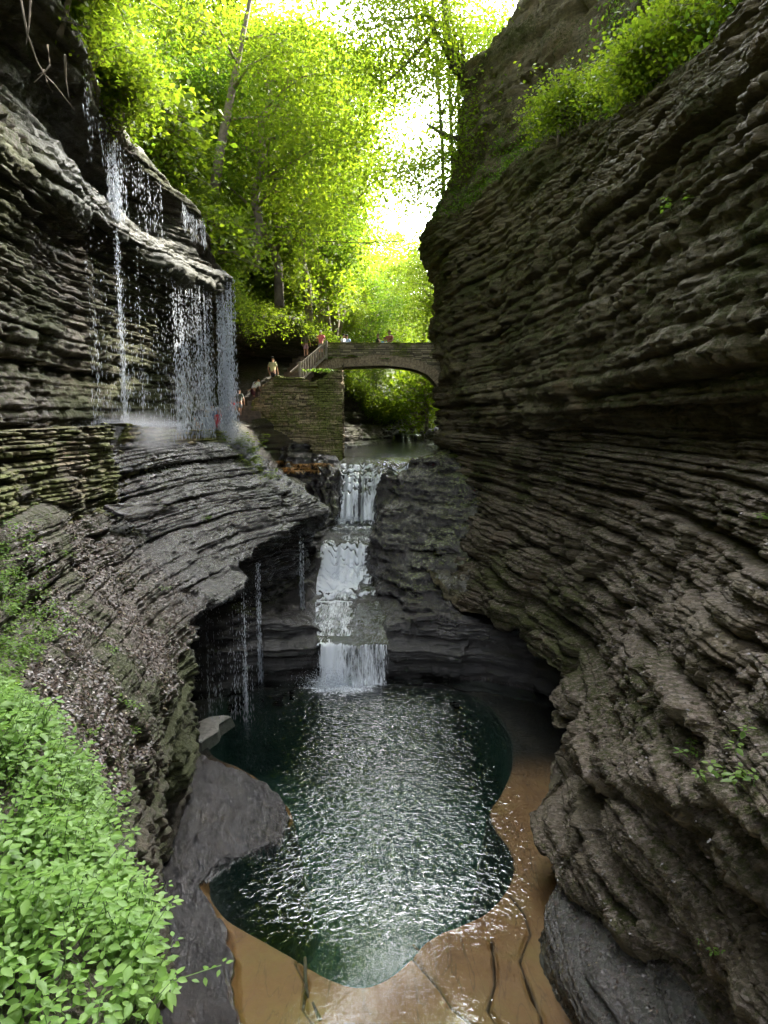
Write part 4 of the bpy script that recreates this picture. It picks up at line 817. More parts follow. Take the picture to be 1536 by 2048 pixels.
# ------------------------------------------------------------------ leafy plants at the near left
LEAF = np.array([(0, 0, 0), (.18, .16, .02), (.45, .25, .035), (.75, .15, .02), (1, 0, -.03), (.75, -.15, .02), (.45, -.25, .035), (.18, -.16, .02), (.45, 0, -.03), (.75, 0, -.02)], float)
LEAFF = [(0, 1, 2, 8), (8, 2, 3, 9), (9, 3, 4, 4), (0, 8, 6, 7), (8, 9, 5, 6), (9, 4, 5, 5)]
LEAFQ = np.array([(0, 1, 2, 8), (8, 2, 3, 9), (0, 8, 6, 7), (8, 9, 5, 6)]); 
LEAFQ = np.array([(0, 1, 2, 8), (0, 8, 6, 7), (8, 2, 3, 4), (8, 4, 5, 6)])
def plants(pos, size, height, seed, pairs=4):
    """broad pointed leaves in pairs up each stem; returns leaf and stem arrays"""
    r = rng(seed); VL = []; SB = Bag(); L9 = LEAF[:9]
    for p in pos:
        h = height * r.uniform(.45, 1.3) * (1 + .9 * float(fbm(np.array([p[0] * 1.3]), np.array([p[1] * 1.3]), np.array([0.]), 2, 98)[0])); ln = r.normal(0, .12, 2); az0 = r.uniform(0, 6.28); sz = size * r.uniform(.5, 1.2)
        top = p + np.array([ln[0] * h * 3, ln[1] * h * 3, h])
        SB.tube([p - [0, 0, .03], (p + top) / 2 + r.normal(0, .01, 3), top], [.004, .003, .002], 3)
        for k in range(pairs):
            t = 1 - k * .2; c = p + (top - p) * t; m = 2 if k else 4
            for q in range(m):
                az = az0 + k * 1.57 + q * 2 * math.pi / m + r.normal(0, .25); dr = r.uniform(-.1, .45) if k else r.uniform(-.3, .25)
                s = sz * (1 - .08 * k) * r.uniform(.7, 1.15) * (.75 if k == 0 else 1)
                X = np.array([math.cos(az) * math.cos(dr), math.sin(az) * math.cos(dr), -math.sin(dr)]); Yv = np.array([-math.sin(az), math.cos(az), r.normal(0, .25)]); Yv /= np.linalg.norm(Yv); Z = np.cross(X, Yv)
                VL.append(c + X * .02 + s * (L9[:, :1] * X + L9[:, 1:2] * Yv * 1.15 + (L9[:, 2:] - .12 * L9[:, :1] ** 2) * Z))
    n = len(VL); V = np.concatenate(VL); Fq = (LEAFQ[None] + np.arange(n)[:, None, None] * 9).reshape(-1, 4)
    return V, Fq, SB
r = rng(41)
p, n = scatter(LQ, LN, LT, LY, 9.9, 12.12, 1.3, 6.2, 4300, r, lambda x, y, z, N: np.clip((6.4 - y) * .6, .1, 1) * (.25 + sstep(-.25, .15, fbm(x * 1.6, y * 1.6, z * 0, 3, 99))))
V, Fq, SB = plants(p, .078, .20, 42); tag(np_mesh('ground_plants', V, Fq, M['leaf_pale'], smooth=True), 'bed of pale green broad-leaved plants in the near left corner', kind='stuff')
tag(SB.build('plant_stems', M['stem']), 'thin stems of the near left plants', kind='stuff')
p, n = scatter(LQ, LN, LT, LY, 8.9, 11.2, 6, 12.5, 1700, r, lambda x, y, z, N: np.clip((10.6 - y) * .5, .02, 1))
V, Fq, SB = plants(p, .075, .16, 43, 3); tag(np_mesh('ground_plants', V, Fq, M['leaf_fern'], smooth=True), 'low leafy plants below the dry stone wall at the left edge', kind='stuff')
# single small plants, each one a thing
def small_plant(pos, size, h, seed, label, name='small_plant', mat='leaf_fern', n=4):
    o = empty(name, tuple(pos)); r = rng(seed); pp = np.array([(r.normal(0, size * 1.2), r.normal(0, size * 1.2), 0) for _ in range(n)])
    for q, one in enumerate(pp):
        V, Fq, SB = plants([one], size, h, seed + q * 1000, 3); np_mesh('leaves', V, Fq, M[mat], o, smooth=True); SB.build('stem', M['stem'], o)
    return tag(o, label, 'plant')
def on_surface(Q, px, py, T0=None, T1=None):
    u, v = proj(Q); d = (u - px) ** 2 + (v - py) ** 2 + np.where(Q[..., 1] < .5, 1e9, 0); ok = d < 40 ** 2
    if not ok.any(): k = np.unravel_index(np.argmin(d), d.shape); return Q[k]
    yy = np.where(d < max(d.min() * 4, 36), Q[..., 1], 1e9); return Q[np.unravel_index(np.argmin(yy), yy.shape)]
SM = [(LQ, 265, 1405, .08, 'small bright plant near the edge of the litter-covered left bank'), (LQ, 180, 1470, .09, 'seedling clump on the mossy streak of the left bank'), (LQ, 275, 1465, .10, 'leafy plant on the corner of the left rock mass'), (LQ, 232, 1295, .08, 'little plant in the rock face under the slanted slab'),
      (LQ, 110, 1440, .09, 'small pale plant on the slope of brown leaf litter'), (LQ, 20, 1370, .14, 'broad-leaved plant at the left edge above the plant bed'), (LQ, 160, 1510, .10, 'plant at the top corner of the pale plant bed'), (LQ, 85, 1290, .11, 'plant beside the tilted rock slab at the left'),
      (LQ, 120, 915, .14, 'fern growing from the dry stone wall'), (LQ, 420, 1040, .10, 'bright moss plant on the wet terrace'), (RQ, 1375, 1500, .12, 'small bright plant on the right bank beside the leaf litter'), (RQ, 1440, 1545, .13, 'spreading plant on the mossy ledge of the right bank'),
      (RQ, 1520, 1500, .13, 'fern at the right edge of the picture'), (RQ, 1530, 1045, .13, 'small leafy sprig on the right wall at the edge'), (RQ, 1490, 1570, .12, 'low plant below the fern on the right bank'), (RQ, 1430, 1885, .05, 'tiny seedling on the lowest right slab'),
      (LQ, 330, 1180, .07, 'seedling on the lip of the terrace'), (LQ, 240, 1400, .07, 'seedling growing on the litter slope by the moss'), (RQ, 1360, 415, .2, 'isolated plant in a crack high on the right cliff')]
for i, (Q, px, py, s, lb) in enumerate(SM): small_plant(on_surface(Q, px, py) - [0, 0, .02], s, s * 1.3, 500 + i, lb)
# ------------------------------------------------------------------ masonry
def masonry_material(name, base, moss):
    t = NT(name); p = t.pos(); m = t.attr('mask')
    fine = t.noise(p, 16, 6, .7); big = t.noise(p, 1.3, 4, .6)
    c = t.mix(m[1], tuple(q * .45 for q in base), tuple(min(1, q * 2.0) for q in base))
    c = t.mix(t.math('MULTIPLY', fine, .5), c, tuple(q * .4 for q in base))
    mm = t.math('MULTIPLY', t.math('SUBTRACT', t.math('ADD', t.noise(p, 5, 6, .75), m[0]), .78), 5.0, clamp=True)
    c = t.mix(mm, c, t.mix(fine, tuple(q * .5 for q in moss), tuple(q * 1.5 for q in moss)))
    c = t.mix(m[2], (.006, .006, .005), c)
    return t.done(t.bsdf(Base_Color=c, Roughness=.85, Normal=t.bump(fine, .9, .03)))
M['masonry'] = masonry_material('rough dry laid flagstone', (.33, .265, .15), (.17, .19, .035))
M['masonry_path'] = masonry_material('mossy path flagstone', (.15, .12, .075), (.09, .10, .02))
M['masonry_bridge'] = masonry_material('bridge flagstone', (.27, .235, .15), (.17, .19, .035))
def stones(u, v, s, hh=.10, ww=.36, depth=.06):
    """displacement, random tone and joint mask for rough coursed stone"""
    vv = v / hh + .5 * vnoise(v / hh / 2.5, v * 0, v * 0, s) + .25 * vnoise(u * .8, v * .5, v * 0, s + 1); r_ = np.floor(vv); fv = vv - r_
    ri = r_.astype(np.int64); z0 = ri * 0; wr = ww * (.6 + .9 * hsh(ri, z0, z0, s + 2))
    uu = u / wr + 9.1 * hsh(ri, z0, z0, s + 3) + .3 * vnoise(u * 2, r_, v * 0, s + 4); c_ = np.floor(uu); fu = uu - c_
    h = hsh(ri, c_.astype(np.int64), z0, s + 5); tone = hsh(ri, c_.astype(np.int64), z0, s + 6)
    e = np.minimum(np.minimum(fu, 1 - fu) * wr, np.minimum(fv, 1 - fv) * hh); j = sstep(.004, .022, e)
    return depth * (h * 1.3 - .5) * j - .045 * (1 - j) + .02 * fbm(u * 9, v * 9, v * 0, 3, s + 7), tone, j
def wall_patch(name, path, zb, zt, nu, nv, s, mat, parent=None, hh=.10, ww=.36, depth=.06, moss=.3, top=0.0):
    """upright stone face along a plan path [(x, y)...]; zb and zt give foot and top along it; top > 0 adds a capping going back that far"""
    path = np.array(path, float); seg = np.hypot(*np.diff(path, axis=0).T); L = np.concatenate([[0], np.cumsum(seg)])
    u = np.linspace(0, L[-1], nu); X = np.interp(u, L, path[:, 0]); Y = np.interp(u, L, path[:, 1])
    tx, ty = np.gradient(X, u), np.gradient(Y, u); l = np.hypot(tx, ty); nx, ny = ty / l, -tx / l
    b = np.array([zb(a) for a in u / L[-1]]); tp = np.array([zt(a) for a in u / L[-1]])
    nt_ = 14 if top else 0; v = np.concatenate([np.linspace(0, 1, nv), np.ones(nt_)]); Z = b[:, None] + (tp - b)[:, None] * v[None]
    U = np.broadcast_to(u[:, None], Z.shape); d, tone, j = stones(U, Z, s, hh, ww, depth)
    if nt_:
        bk = np.concatenate([np.zeros(nv), np.linspace(.03, 1, nt_) * top]); d[:, nv:] = np.minimum(d[:, nv:], .05)
        d2, t2, j2 = stones(U, bk[None] + 0 * Z, s + 50, .3, .4, .04); w = (np.arange(nv + nt_) >= nv)[None]
        tone = np.where(w, t2, tone); j = np.where(w, j2 * .6 + .4, j); Z = Z + np.where(w, d2 * .7, 0); d = np.where(w, .03 - bk[None] + 0 * d, d)
    if not top or nv > 200: pass
    d = d + np.where((np.arange(nv + nt_) < nv)[None], .17 * fbm(U * 1.1, Z * 1.6, Z * 0, 4, s + 21) + .45 * depth / .09 * (strata(U, U * 0, Z, .45, s)), 0)
    V = np.stack([X[:, None] + nx[:, None] * d, Y[:, None] + ny[:, None] * d, Z], -1)
    mk = np.stack([moss + .35 * fbm(V[..., 0] * .9, V[..., 1] * .9, V[..., 2] * .9, 3, s + 8), tone, .25 + .75 * j], -1)
    return np_mesh(name, V.reshape(-1, 3), grid_faces(*Z.shape, flip=False), mat, parent, attrs={'mask': np.clip(mk, 0, 1).reshape(-1, 3)})
def ipl(xs, ys): return lambda a: float(np.interp(a, xs, ys))
# --- the tall retaining wall carrying the stairs
rw = empty('retaining_wall', (-5, 37.6, -2))
def XZ(px, py, Y): a = P(px, py, Y); return a[0], a[1]
tops = [(455, 868), (478, 850), (482, 838), (500, 815), (505, 800), (520, 792), (523, 772), (545, 757), (552, 751), (605, 756), (625, 764), (645, 756), (662, 742), (684, 738)]
bots = [(455, 905), (500, 925), (560, 925), (640, 925), (684, 920)]
Yw = 37.6
tp = [XZ(a, b, Yw) for a, b in tops]; bt = [XZ(a, b, Yw) for a, b in bots]; x0, x1 = tp[0][0], tp[-1][0]
rel = lambda V: V
front = wall_patch('stone_face', [(x0, Yw), (x1, Yw)], ipl([(a[0] - x0) / (x1 - x0) for a in bt], [a[1] - .3 for a in bt]), ipl([(a[0] - x0) / (x1 - x0) for a in tp], [a[1] for a in tp]), 330, 230, 7, M['masonry'], None, .09, .34, .09, .42, top=.9)
side = wall_patch('stone_side', [(x1, Yw), (x1 - .35, Yw + 6)], ipl([0, 1], [-2.6, -2.4]), ipl([0, .4, .6, 1], [tp[-1][1], tp[-1][1], 3.2, 3.4]), 200, 160, 8, M['masonry'], None, .09, .34, .07, .2)
for o in (front, side): o.parent = rw; o.matrix_parent_inverse = Matrix.Translation((5, -37.6, 2))
tag(rw, 'tall rough stone retaining wall with mossy streaks below the stairs and left end of the bridge', 'retaining wall')
# --- stairs climbing behind its crest
st = empty('stone_stairs', (-7.5, 36, 0))
sp_ = [(470, 852, 35.5), (474, 838, 37.0), (498, 815, 38.0), (520, 792, 39.0), (552, 765, 40.0), (590, 752, 41.0), (612, 716, 42.6), (650, 706, 43.4)]
pts3 = np.array([W3(*a) for a in sp_]); Ls = np.concatenate([[0], np.cumsum(np.linalg.norm(np.diff(pts3, axis=0), axis=1))])
rr = rng(9)
for i in range(22):
    a = Ls[-1] * i / 21; c = [np.interp(a, Ls, pts3[:, k]) for k in range(3)]; b = Bag()
    b.box((c[0], c[1], c[2] - .30), (.62, .55, .29), rr.uniform(.5, .75), .03, rr); o = b.build('step', None, st); o.matrix_parent_inverse = Matrix.Translation((7.5, -36, 0)); o.data.materials.append(M['step'] if 'step' in M else M.setdefault('step', simple('worn brown flagstone', (.13, .10, .075), .75, .4, 5, .03)))
tag(st, 'worn brown stone stairs climbing from the falls to the bridge', 'stairs')
# --- dry stone parapet along the near path
sw_ = empty('stone_wall', (-6.2, 12, -1))
ptp = [P(-120, 868, 8.5), P(0, 862, 11), P(110, 858, 13.2), P(212, 852, 16)]
pbt = [P(-120, 1060, 8.5), P(0, 1040, 10.8), P(110, 1030, 13.0), P(212, 1012, 15.8)]
path = [(a[0] + .12, a[2]) for a in ptp]; L_ = np.concatenate([[0], np.cumsum(np.hypot(*np.diff(np.array(path), axis=0).T))]); L_ /= L_[-1]
o1 = wall_patch('stone_face', path, ipl(L_, [a[1] - .25 for a in pbt]), ipl(L_, [a[1] for a in ptp]), 620, 190, 17, M['masonry_path'], None, .085, .42, .12, .40, top=.55)
e0 = path[-1]; o2 = wall_patch('stone_end', [e0, (e0[0] - .25, e0[1] + .35), (e0[0] - .7, e0[1] + .5)], ipl([0, 1], [pbt[-1][1] - .3] * 2), ipl([0, 1], [ptp[-1][1], ptp[-1][1] - .03]), 60, 110, 18, M['masonry_path'], None, .09, .45, .12, .45, top=.4)
for o in (o1, o2): o.parent = sw_; o.matrix_parent_inverse = Matrix.Translation((6.2, -12, 1))
tag(sw_, 'mossy dry stone wall holding up the path at the left edge', 'stone wall')
sw2 = empty('stone_wall', (-6.4, 20, -1))
ptp = [P(222, 846, 17.2), P(262, 852, 19), P(335, 859, 22.5), P(470, 862, 27.2)]; pbt = [P(222, 985, 17.2), P(262, 985, 19), P(335, 960, 22.5), P(520, 950, 26.8)]
path = [(a[0] + .05, a[2]) for a in ptp]; L_ = np.concatenate([[0], np.cumsum(np.hypot(*np.diff(np.array(path), axis=0).T))]); L_ /= L_[-1]
o3 = wall_patch('stone_face', path, ipl(L_, [a[1] - .35 for a in pbt]), ipl(L_, [a[1] for a in ptp]), 420, 90, 27, M['rock_wetwall'] if 'rock_wetwall' in M else M['masonry'], None, .12, .6, .16, .42, top=.4)
o3.parent = sw2; o3.matrix_parent_inverse = Matrix.Translation((6.4, -20, 1))
tag(sw2, 'wet stepped stone wall behind which people stand under the falls', 'stone wall')
# ------------------------------------------------------------------ bridge
YB, YB2 = 42.0, 44.4
br = empty('stone_bridge', (-.3, 43, 3))
inv = Matrix.Translation((.3, -43, -3))
ar = [(610, 770), (640, 748), (655, 741), (690, 734), (760, 731), (810, 735), (850, 747), (872, 768), (890, 800)]
axz = [XZ(a, b, YB) for a, b in ar]; ax = [a[0] for a in axz]; az = [a[1] for a in axz]
def intr(x): return pchip(ax, az, np.asarray(x, float))
bx0, bx1 = XZ(646, 700, YB)[0], XZ(905, 700, YB)[0]; RT_ = .60
tz = XZ(700, 686, YB)[1]
def bridge_face(y, name, flip, s):
    nu, nv = 420, 70; u = np.linspace(bx0, bx1, nu); base = intr(u) + RT_; v = np.linspace(0, 1, nv); Z = base[:, None] + (tz - base)[:, None] * v; U = u[:, None] + 0 * Z
    d, tone, j = stones(U, Z, s, .085, .42, .07); d = d + .05 * (v[None] > .93)
    sgn = 1 if flip else -1; V = np.stack([U, y + sgn * d, Z], -1)
    mk = np.stack([np.clip(.25 + .4 * fbm(U, Z, Z * 0, 3, s), 0, 1), tone, .25 + .75 * j], -1)
    o = np_mesh(name, V.reshape(-1, 3), grid_faces(nu, nv, flip=flip), M['masonry_bridge'], br, attrs={'mask': mk.reshape(-1, 3)}); o.matrix_parent_inverse = inv; return o
bridge_face(YB, 'parapet', False, 40); bridge_face(YB2, 'parapet', True, 41)
for y0_, y1_ in ((YB, YB + .38), (YB2 - .38, YB2)):
    U, Vv = np.meshgrid(np.linspace(bx0, bx1, 300), np.linspace(y0_ - .06, y1_ + .04, 12), indexing='ij'); d, tone, j = stones(U, Vv, 60, .5, .5, .04)
    o = np_mesh('coping', np.stack([U, Vv, tz + .03 + d * .6], -1).reshape(-1, 3), grid_faces(*U.shape, flip=True), M['masonry_bridge'], br, attrs={'mask': np.stack([.5 + 0 * U, tone, .4 + .6 * j], -1).reshape(-1, 3)}); o.matrix_parent_inverse = inv
# arch ring: one wedge stone after another, all of one ring in a mesh
rr = rng(12); us = np.linspace(ax[1], ax[-1], 58)
M['voussoir'] = simple('arch stone', (.26, .21, .13), .85, .55, 9, .03)
for yf, dy in ((YB - .03, .32), (YB2 + .03 - .32, .32)):
    ring = Bag()
    for i in range(len(us) - 1):
        a, b = us[i] + .008, us[i + 1] - .008; da, db = (float(intr(q + .05) - intr(q - .05)) / .1 for q in (a, b)); h = RT_ + rr.uniform(-.05, .04); q = rr.uniform(-.025, .02)
        def pt(x, dd, hh): n_ = np.array([-dd, 1]) / math.hypot(dd, 1); return np.array([x, float(intr(x))]) + n_ * hh
        c4 = [pt(a, da, 0), pt(b, db, 0), pt(b, db, h), pt(a, da, h)]
        V = [(c[0], yf + q, c[1]) for c in c4] + [(c[0], yf + dy, c[1]) for c in c4]
        ring.add(V, [(0, 1, 2, 3), (7, 6, 5, 4), (0, 4, 5, 1), (1, 5, 6, 2), (2, 6, 7, 3), (3, 7, 4, 0)])
    o = ring.build('arch_ring', M['voussoir'], br); o.matrix_parent_inverse = inv
U, Vv = np.meshgrid(np.linspace(ax[0], ax[-1], 260), np.linspace(YB + .05, YB2 - .05, 60), indexing='ij'); d, tone, j = stones(Vv, U, 44, .16, .4, .03)
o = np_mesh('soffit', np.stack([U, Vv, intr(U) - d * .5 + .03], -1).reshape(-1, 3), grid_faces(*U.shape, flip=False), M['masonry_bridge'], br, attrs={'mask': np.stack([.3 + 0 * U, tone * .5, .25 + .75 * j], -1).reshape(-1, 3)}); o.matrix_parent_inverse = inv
U, Vv = np.meshgrid(np.linspace(bx0 - .6, bx1, 120), np.linspace(YB + .3, YB2 - .3, 30), indexing='ij'); d, tone, j = stones(U, Vv, 45, .4, .6, .02)
o = np_mesh('deck', np.stack([U, Vv, tz - .95 + d * .4], -1).reshape(-1, 3), grid_faces(*U.shape, flip=True), M['masonry_bridge'], br, attrs={'mask': np.stack([.1 + 0 * U, tone, .3 + .7 * j], -1).reshape(-1, 3)}); o.matrix_parent_inverse = inv
tag(br, 'arched stone footbridge spanning the gorge beyond the cascade', 'bridge')
# --- plants on the bridge and ledges
def tuft(pos, n, L, mat, label, seed, name='fern', droop=.6, cat='plant', spread=.12):
    r = rng(seed); V = []; Fq = []
    for i in range(n):
        az = r.uniform(0, 6.28); l = L * r.uniform(.6, 1.2); d = np.array([math.cos(az), math.sin(az)]); w = l * .07; p = np.array(pos) + np.append(r.normal(0, spread, 2), 0) - np.array(pos); prev = []
        for k in range(4):
            t = k / 3; c = np.array([d[0] * l * t * .7, d[1] * l * t * .7, l * (.55 * t - droop * t * t)]) + p; s = np.array([-d[1], d[0], 0]) * w * (1 - t * .85)
            V += [c + s, c - s]
        b = i * 8; Fq += [(b + 2 * k, b + 2 * k + 1, b + 2 * k + 3, b + 2 * k + 2) for k in range(3)]
    o = np_mesh(name, np.array(V), np.array(Fq), M[mat]); o.location = tuple(pos); return tag(o, label, cat)
for i, (px, py, lb) in enumerate([(688, 716, 'fern hanging at the left end of the bridge face'), (700, 712, 'bright yellow fern on the bridge face above the arch'), (712, 714, 'green fern right of the yellow one on the bridge face'), (772, 718, 'lone small fern over the crown of the arch'), (662, 716, 'fern beside the top of the wooden railing')]):
    tuft(W3(px, py, YB - .08), 46, .42, 'leaf_yellow' if i == 1 else 'leaf_fern', lb, 60 + i)
tuft(W3(642, 742, 37.9), 120, .75, 'leaf_fern', 'large bright fern below the wooden railing on the retaining wall', 70, spread=.3)
for i, (px, py) in enumerate(((797, 692), (812, 694), (826, 697), (806, 705), (818, 712), (790, 688))):
    small_plant(W3(px, py, YB - .15), .16, .25, 700 + i, ['leafy sprig hanging over the bridge parapet near the sitting visitor', 'leafy sprig on the parapet right of the visitors', 'rightmost leafy sprig on the parapet', 'sprig growing from the bridge face under the parapet', 'lowest sprig growing on the bridge face', 'sprig on top of the parapet beside the visitor'][i], mat='leaf_yellow')
for i, (px, py, Y, sc) in enumerate(((478, 882, 30, 1.2), (490, 895, 29.5, 1.3), (500, 912, 29, 1.2), (512, 930, 28, 1.0), (525, 945, 27.5, .9), (484, 888, 30.5, 1.2), (495, 903, 29, 1.2), (506, 921, 28, 1.1), (540, 960, 27, .8))):
    small_plant(on_surface(LQ, px, py), .22 * sc, .42 * sc, 720 + i, 'bright weed in the line of plants beside the foot of the falls', mat='leaf_yellow', n=9)['group'] = 'line of weeds beside the falls'
for i in range(7):
    px, py = 560 + i * 13, 925 + (i % 3) * 7; tuft(on_surface(FP, px, py), 60, .55, 'leaf_dry', 'tuft of dry orange grass at the foot of the retaining wall', 80 + i, 'grass_tuft', .75, 'grass tuft', .2)['group'] = 'dry orange grass tufts'
# ------------------------------------------------------------------ wooden railing
M['wood'] = simple('weathered grey wood', (.24, .21, .17), .8, .3, 4, .01)
rl = empty('wooden_railing', W3(600, 750, 40.6)); ri = Matrix.Translation(-Vector(W3(600, 750, 40.6)))
def beam(name, a, b, w, h):
    a, b = np.array(a, float), np.array(b, float); d = (b - a) / np.linalg.norm(b - a); s = np.cross(d, [0, 0, 1.0]); s = s / (np.linalg.norm(s) + 1e-9) if np.linalg.norm(s) > .05 else np.array([1.0, 0, 0]); u = np.cross(s, d)
    V = [p + s * i * w / 2 + u * j * h / 2 for p in (a, b) for i in (-1, 1) for j in (-1, 1)]
    o = faces_mesh(name, V, [(0, 1, 3, 2), (4, 6, 7, 5), (0, 4, 5, 1), (2, 3, 7, 6), (0, 2, 6, 4), (1, 5, 7, 3)], M['wood'], rl); o.matrix_parent_inverse = ri
    bv = o.modifiers.new('bevel', 'BEVEL'); bv.width = .008; bv.segments = 2; return o
A0, A1 = W3(581, 745, 40.2), W3(653, 684, 41.7); B0, B1 = W3(602, 761, 40.2), W3(651, 712, 41.7)
beam('handrail', A0, A1, .16, .10); beam('bottom_rail', B0, B1, .12, .12)
for i in range(9):
    t = (i + .4) / 9; q = W3(596 + (651 - 596) * t, 734 + (690 - 734) * t, 40.5 + 1.2 * t); w_ = W3(604 + (650 - 604) * t, 757 + (714 - 757) * t, 40.25 + 1.4 * t)
    beam('baluster', (w_[0], w_[1], w_[2]), (w_[0] + .0, w_[1], np.interp(w_[0], [A0[0], A1[0]], [A0[2], A1[2]])), .075, .075)
beam('post', (B1[0] + .05, B1[1], B1[2] - .2), (B1[0] + .05, B1[1], A1[2] + .08), .15, .15)
beam('post', (B0[0] - .05, B0[1], B0[2] - .3), (B0[0] - .05, B0[1], np.interp(B0[0], [A0[0], A1[0]], [A0[2], A1[2]]) + .05), .14, .14)
tag(rl, 'weathered wooden railing climbing the stairs to the left end of the bridge', 'railing')
cb = Bag(); cb.tube([W3(640, 482, 38), W3(720, 486, 39), W3(790, 483, 40), W3(834, 478, 40.6)], .022, 5); tag(cb.build('cable', M['bark_dark']), 'thin cable strung across the gorge above the bridge', 'cable')
# --- driftwood, vines, sticks
for pts, rad, lb, nm in (
    ([W3(640, 1288, 21.6), W3(700, 1272, 22.2), W3(763, 1242, 23.4)], [.05, .04, .03], 'thin stick lying across the stream just above the lowest fall', 'stick'),
    ([W3(826, 1890, 10.2), W3(870, 1935, 9.7), W3(910, 1985, 9.2), W3(975, 2045, 8.6)], [.02, .035, .04, .03], 'dark sunken branch on the pool floor near the bottom edge', 'branch'),
    ([W3(610, 1915, 9.6), W3(612, 1980, 9.1), W3(640, 2040, 8.5)], [.025, .035, .03], 'dark curved branch lying in the shallow water at the bottom', 'branch')):
    b = Bag(); b.tube(pts, rad, 6); tag(b.build(nm, M['bark_dark'], None, True), lb, nm)
vn = empty('hanging_vine', W3(40, 0, 12)); vi = Matrix.Translation(-Vector(W3(40, 0, 12))); rr = rng(4)
for pl in ([(40, -10), (55, 70), (75, 125), (90, 150), (110, 170), (150, 222)], [(62, -10), (58, 50), (52, 90)], [(95, 90), (100, 130), (85, 150), (68, 165)], [(88, 140), (95, 165), (105, 185)], [(130, 110), (132, 160), (138, 195)], [(100, 130), (90, 145), (75, 150)]):
    b = Bag(); b.tube([W3(a, c, 12 + rr.normal(0, .1)) for a, c in pl], np.linspace(.02, .007, len(pl)), 4); o = b.build('stem', M['bark'], vn, True); o.matrix_parent_inverse = vi
tag(vn, 'bare forked vine hanging in front of the dark rock at the top left', 'vine')
r = rng(3); b = Bag(); b.tube([W3(85, 2040, 3.0), W3(82, 1980, 3.05), W3(70, 1930, 3.1)], [.018, .014, .01], 6); b.tube([W3(83, 1990, 3.05), W3(92, 1965, 3.0)], [.01, .006], 5)
tag(b.build('dead_branch', M['bark'], None, True), 'broken brown branch lying among the pale plants in the near left corner', 'branch')
# pale rock in the pool
rk = np.array([G(a, b_, POOL + .05) for a, b_ in ((396, 1442), (420, 1432), (445, 1428), (460, 1430), (440, 1446), (436, 1458), (405, 1478), (398, 1480))]); c = rk.mean(0)
V = []; n = len(rk)
for k, (sc, z) in enumerate(((1.15, -8.3), (1.05, -8.03), (1.0, -7.985), (.85, -7.965), (.4, -7.955))): V += [(c[0] + (p[0] - c[0]) * sc + r.normal(0, .02), c[1] + (p[1] - c[1]) * sc + r.normal(0, .02), z + r.normal(0, .012)) for p in rk]
Fs = [(k * n + i, k * n + (i + 1) % n, (k + 1) * n + (i + 1) % n, (k + 1) * n + i) for k in range(4) for i in range(n)] + [tuple(4 * n + i for i in range(n))]
tag(faces_mesh('rock', V, Fs, simple('pale grey stone', (.20, .19, .165), .6, .3, 6, .04)), 'pale flat rock lying in the pool at the foot of the left wall', 'rock')

def slab(name, pix, th, label, seed, mat=None, wet=.3, litter_=.3):
    """a jutting bedding plate: outline given by pixels with their distances, its own thickness below"""
    r = rng(seed); top = np.array([W3(*a) for a in pix]); q = []
    for i in range(len(top)):
        a, b_ = top[i], top[(i + 1) % len(top)]
        for k in range(14): q.append(a + (b_ - a) * k / 14 + r.normal(0, .025, 3) * np.array([1, 1, .3]))
    q = np.array(q); c = q.mean(0); n = len(q); rings = [c + (q - c) * s for s in (0.02, .25, .5, .75, .93, 1.0)] + [c + (q - c) * s - [0, 0, th * d] for s, d in ((1.02, .25), (.985, .45), (1.01, .7), (.95, 1.0), (.3, 1.1))]
    V = np.concatenate(rings); V[:, 2] += .03 * fbm(V[:, 0] * 4, V[:, 1] * 4, V[:, 2] * 4, 3, seed); V[:, 0] += .03 * vnoise(V[:, 0] * 6, V[:, 1] * 6, V[:, 2] * 12, seed + 1)
    i = np.arange(n); Fq = np.concatenate([np.stack([k * n + i, k * n + (i + 1) % n, (k + 1) * n + (i + 1) % n, (k + 1) * n + i], 1) for k in range(len(rings) - 1)])[:, ::-1]
    mk = np.stack([np.full(len(V), .22), np.full(len(V), wet), np.full(len(V), litter_)], -1)
    return tag(np_mesh(name, V, Fq, mat or M['rock_left'], attrs={'mask': mk}), label, 'rock slab')
slab('rock_slab', [(210, 1010, 15), (300, 1000, 17.4), (340, 1012, 18), (250, 1030, 15.4)], .14, 'dark flat wet slab sticking out below the end of the dry stone wall', 303, wet=1, litter_=0)
# ------------------------------------------------------------------ falling water
def drop_material():
    t = NT('falling water drops'); p = t.bsdf(Base_Color=(.6, .64, .7), Roughness=.1, Specular_IOR_Level=.8)
    tr = t.n('ShaderNodeBsdfTranslucent'); tr.inputs['Color'].default_value = (.7, .75, .8, 1)
    g = t.n('ShaderNodeBsdfTransparent'); m1 = t.n('ShaderNodeMixShader'); m1.inputs[0].default_value = .5; t.l(p, m1.inputs[1]); t.l(tr.outputs[0], m1.inputs[2])
    m2 = t.n('ShaderNodeMixShader'); m2.inputs[0].default_value = .4; t.l(m1.outputs[0], m2.inputs[1]); t.l(g.outputs[0], m2.inputs[2]); return t.done(m2.outputs[0])
M['drops'] = drop_material()
OCT = np.array([(1, 0, 0), (0, 1, 0), (-1, 0, 0), (0, -1, 0), (0, 0, 1.4), (0, 0, -1)], float)
OCF = np.array([(0, 1, 4), (1, 2, 4), (2, 3, 4), (3, 0, 4), (1, 0, 5), (2, 1, 5), (3, 2, 5), (0, 3, 5)])
def drops(name, C, rad, ln, label, cat='waterfall', parent=None):
    n = len(C); S = np.stack([rad, rad, ln], -1)[:, None, :]; V = (C[:, None, :] + OCT[None] * S).reshape(-1, 3); Fq = (OCF[None] + 6 * np.arange(n)[:, None, None]).reshape(-1, 3)
    o = np_mesh(name, V, Fq, M['drops'], parent); return tag(o, label, cat)
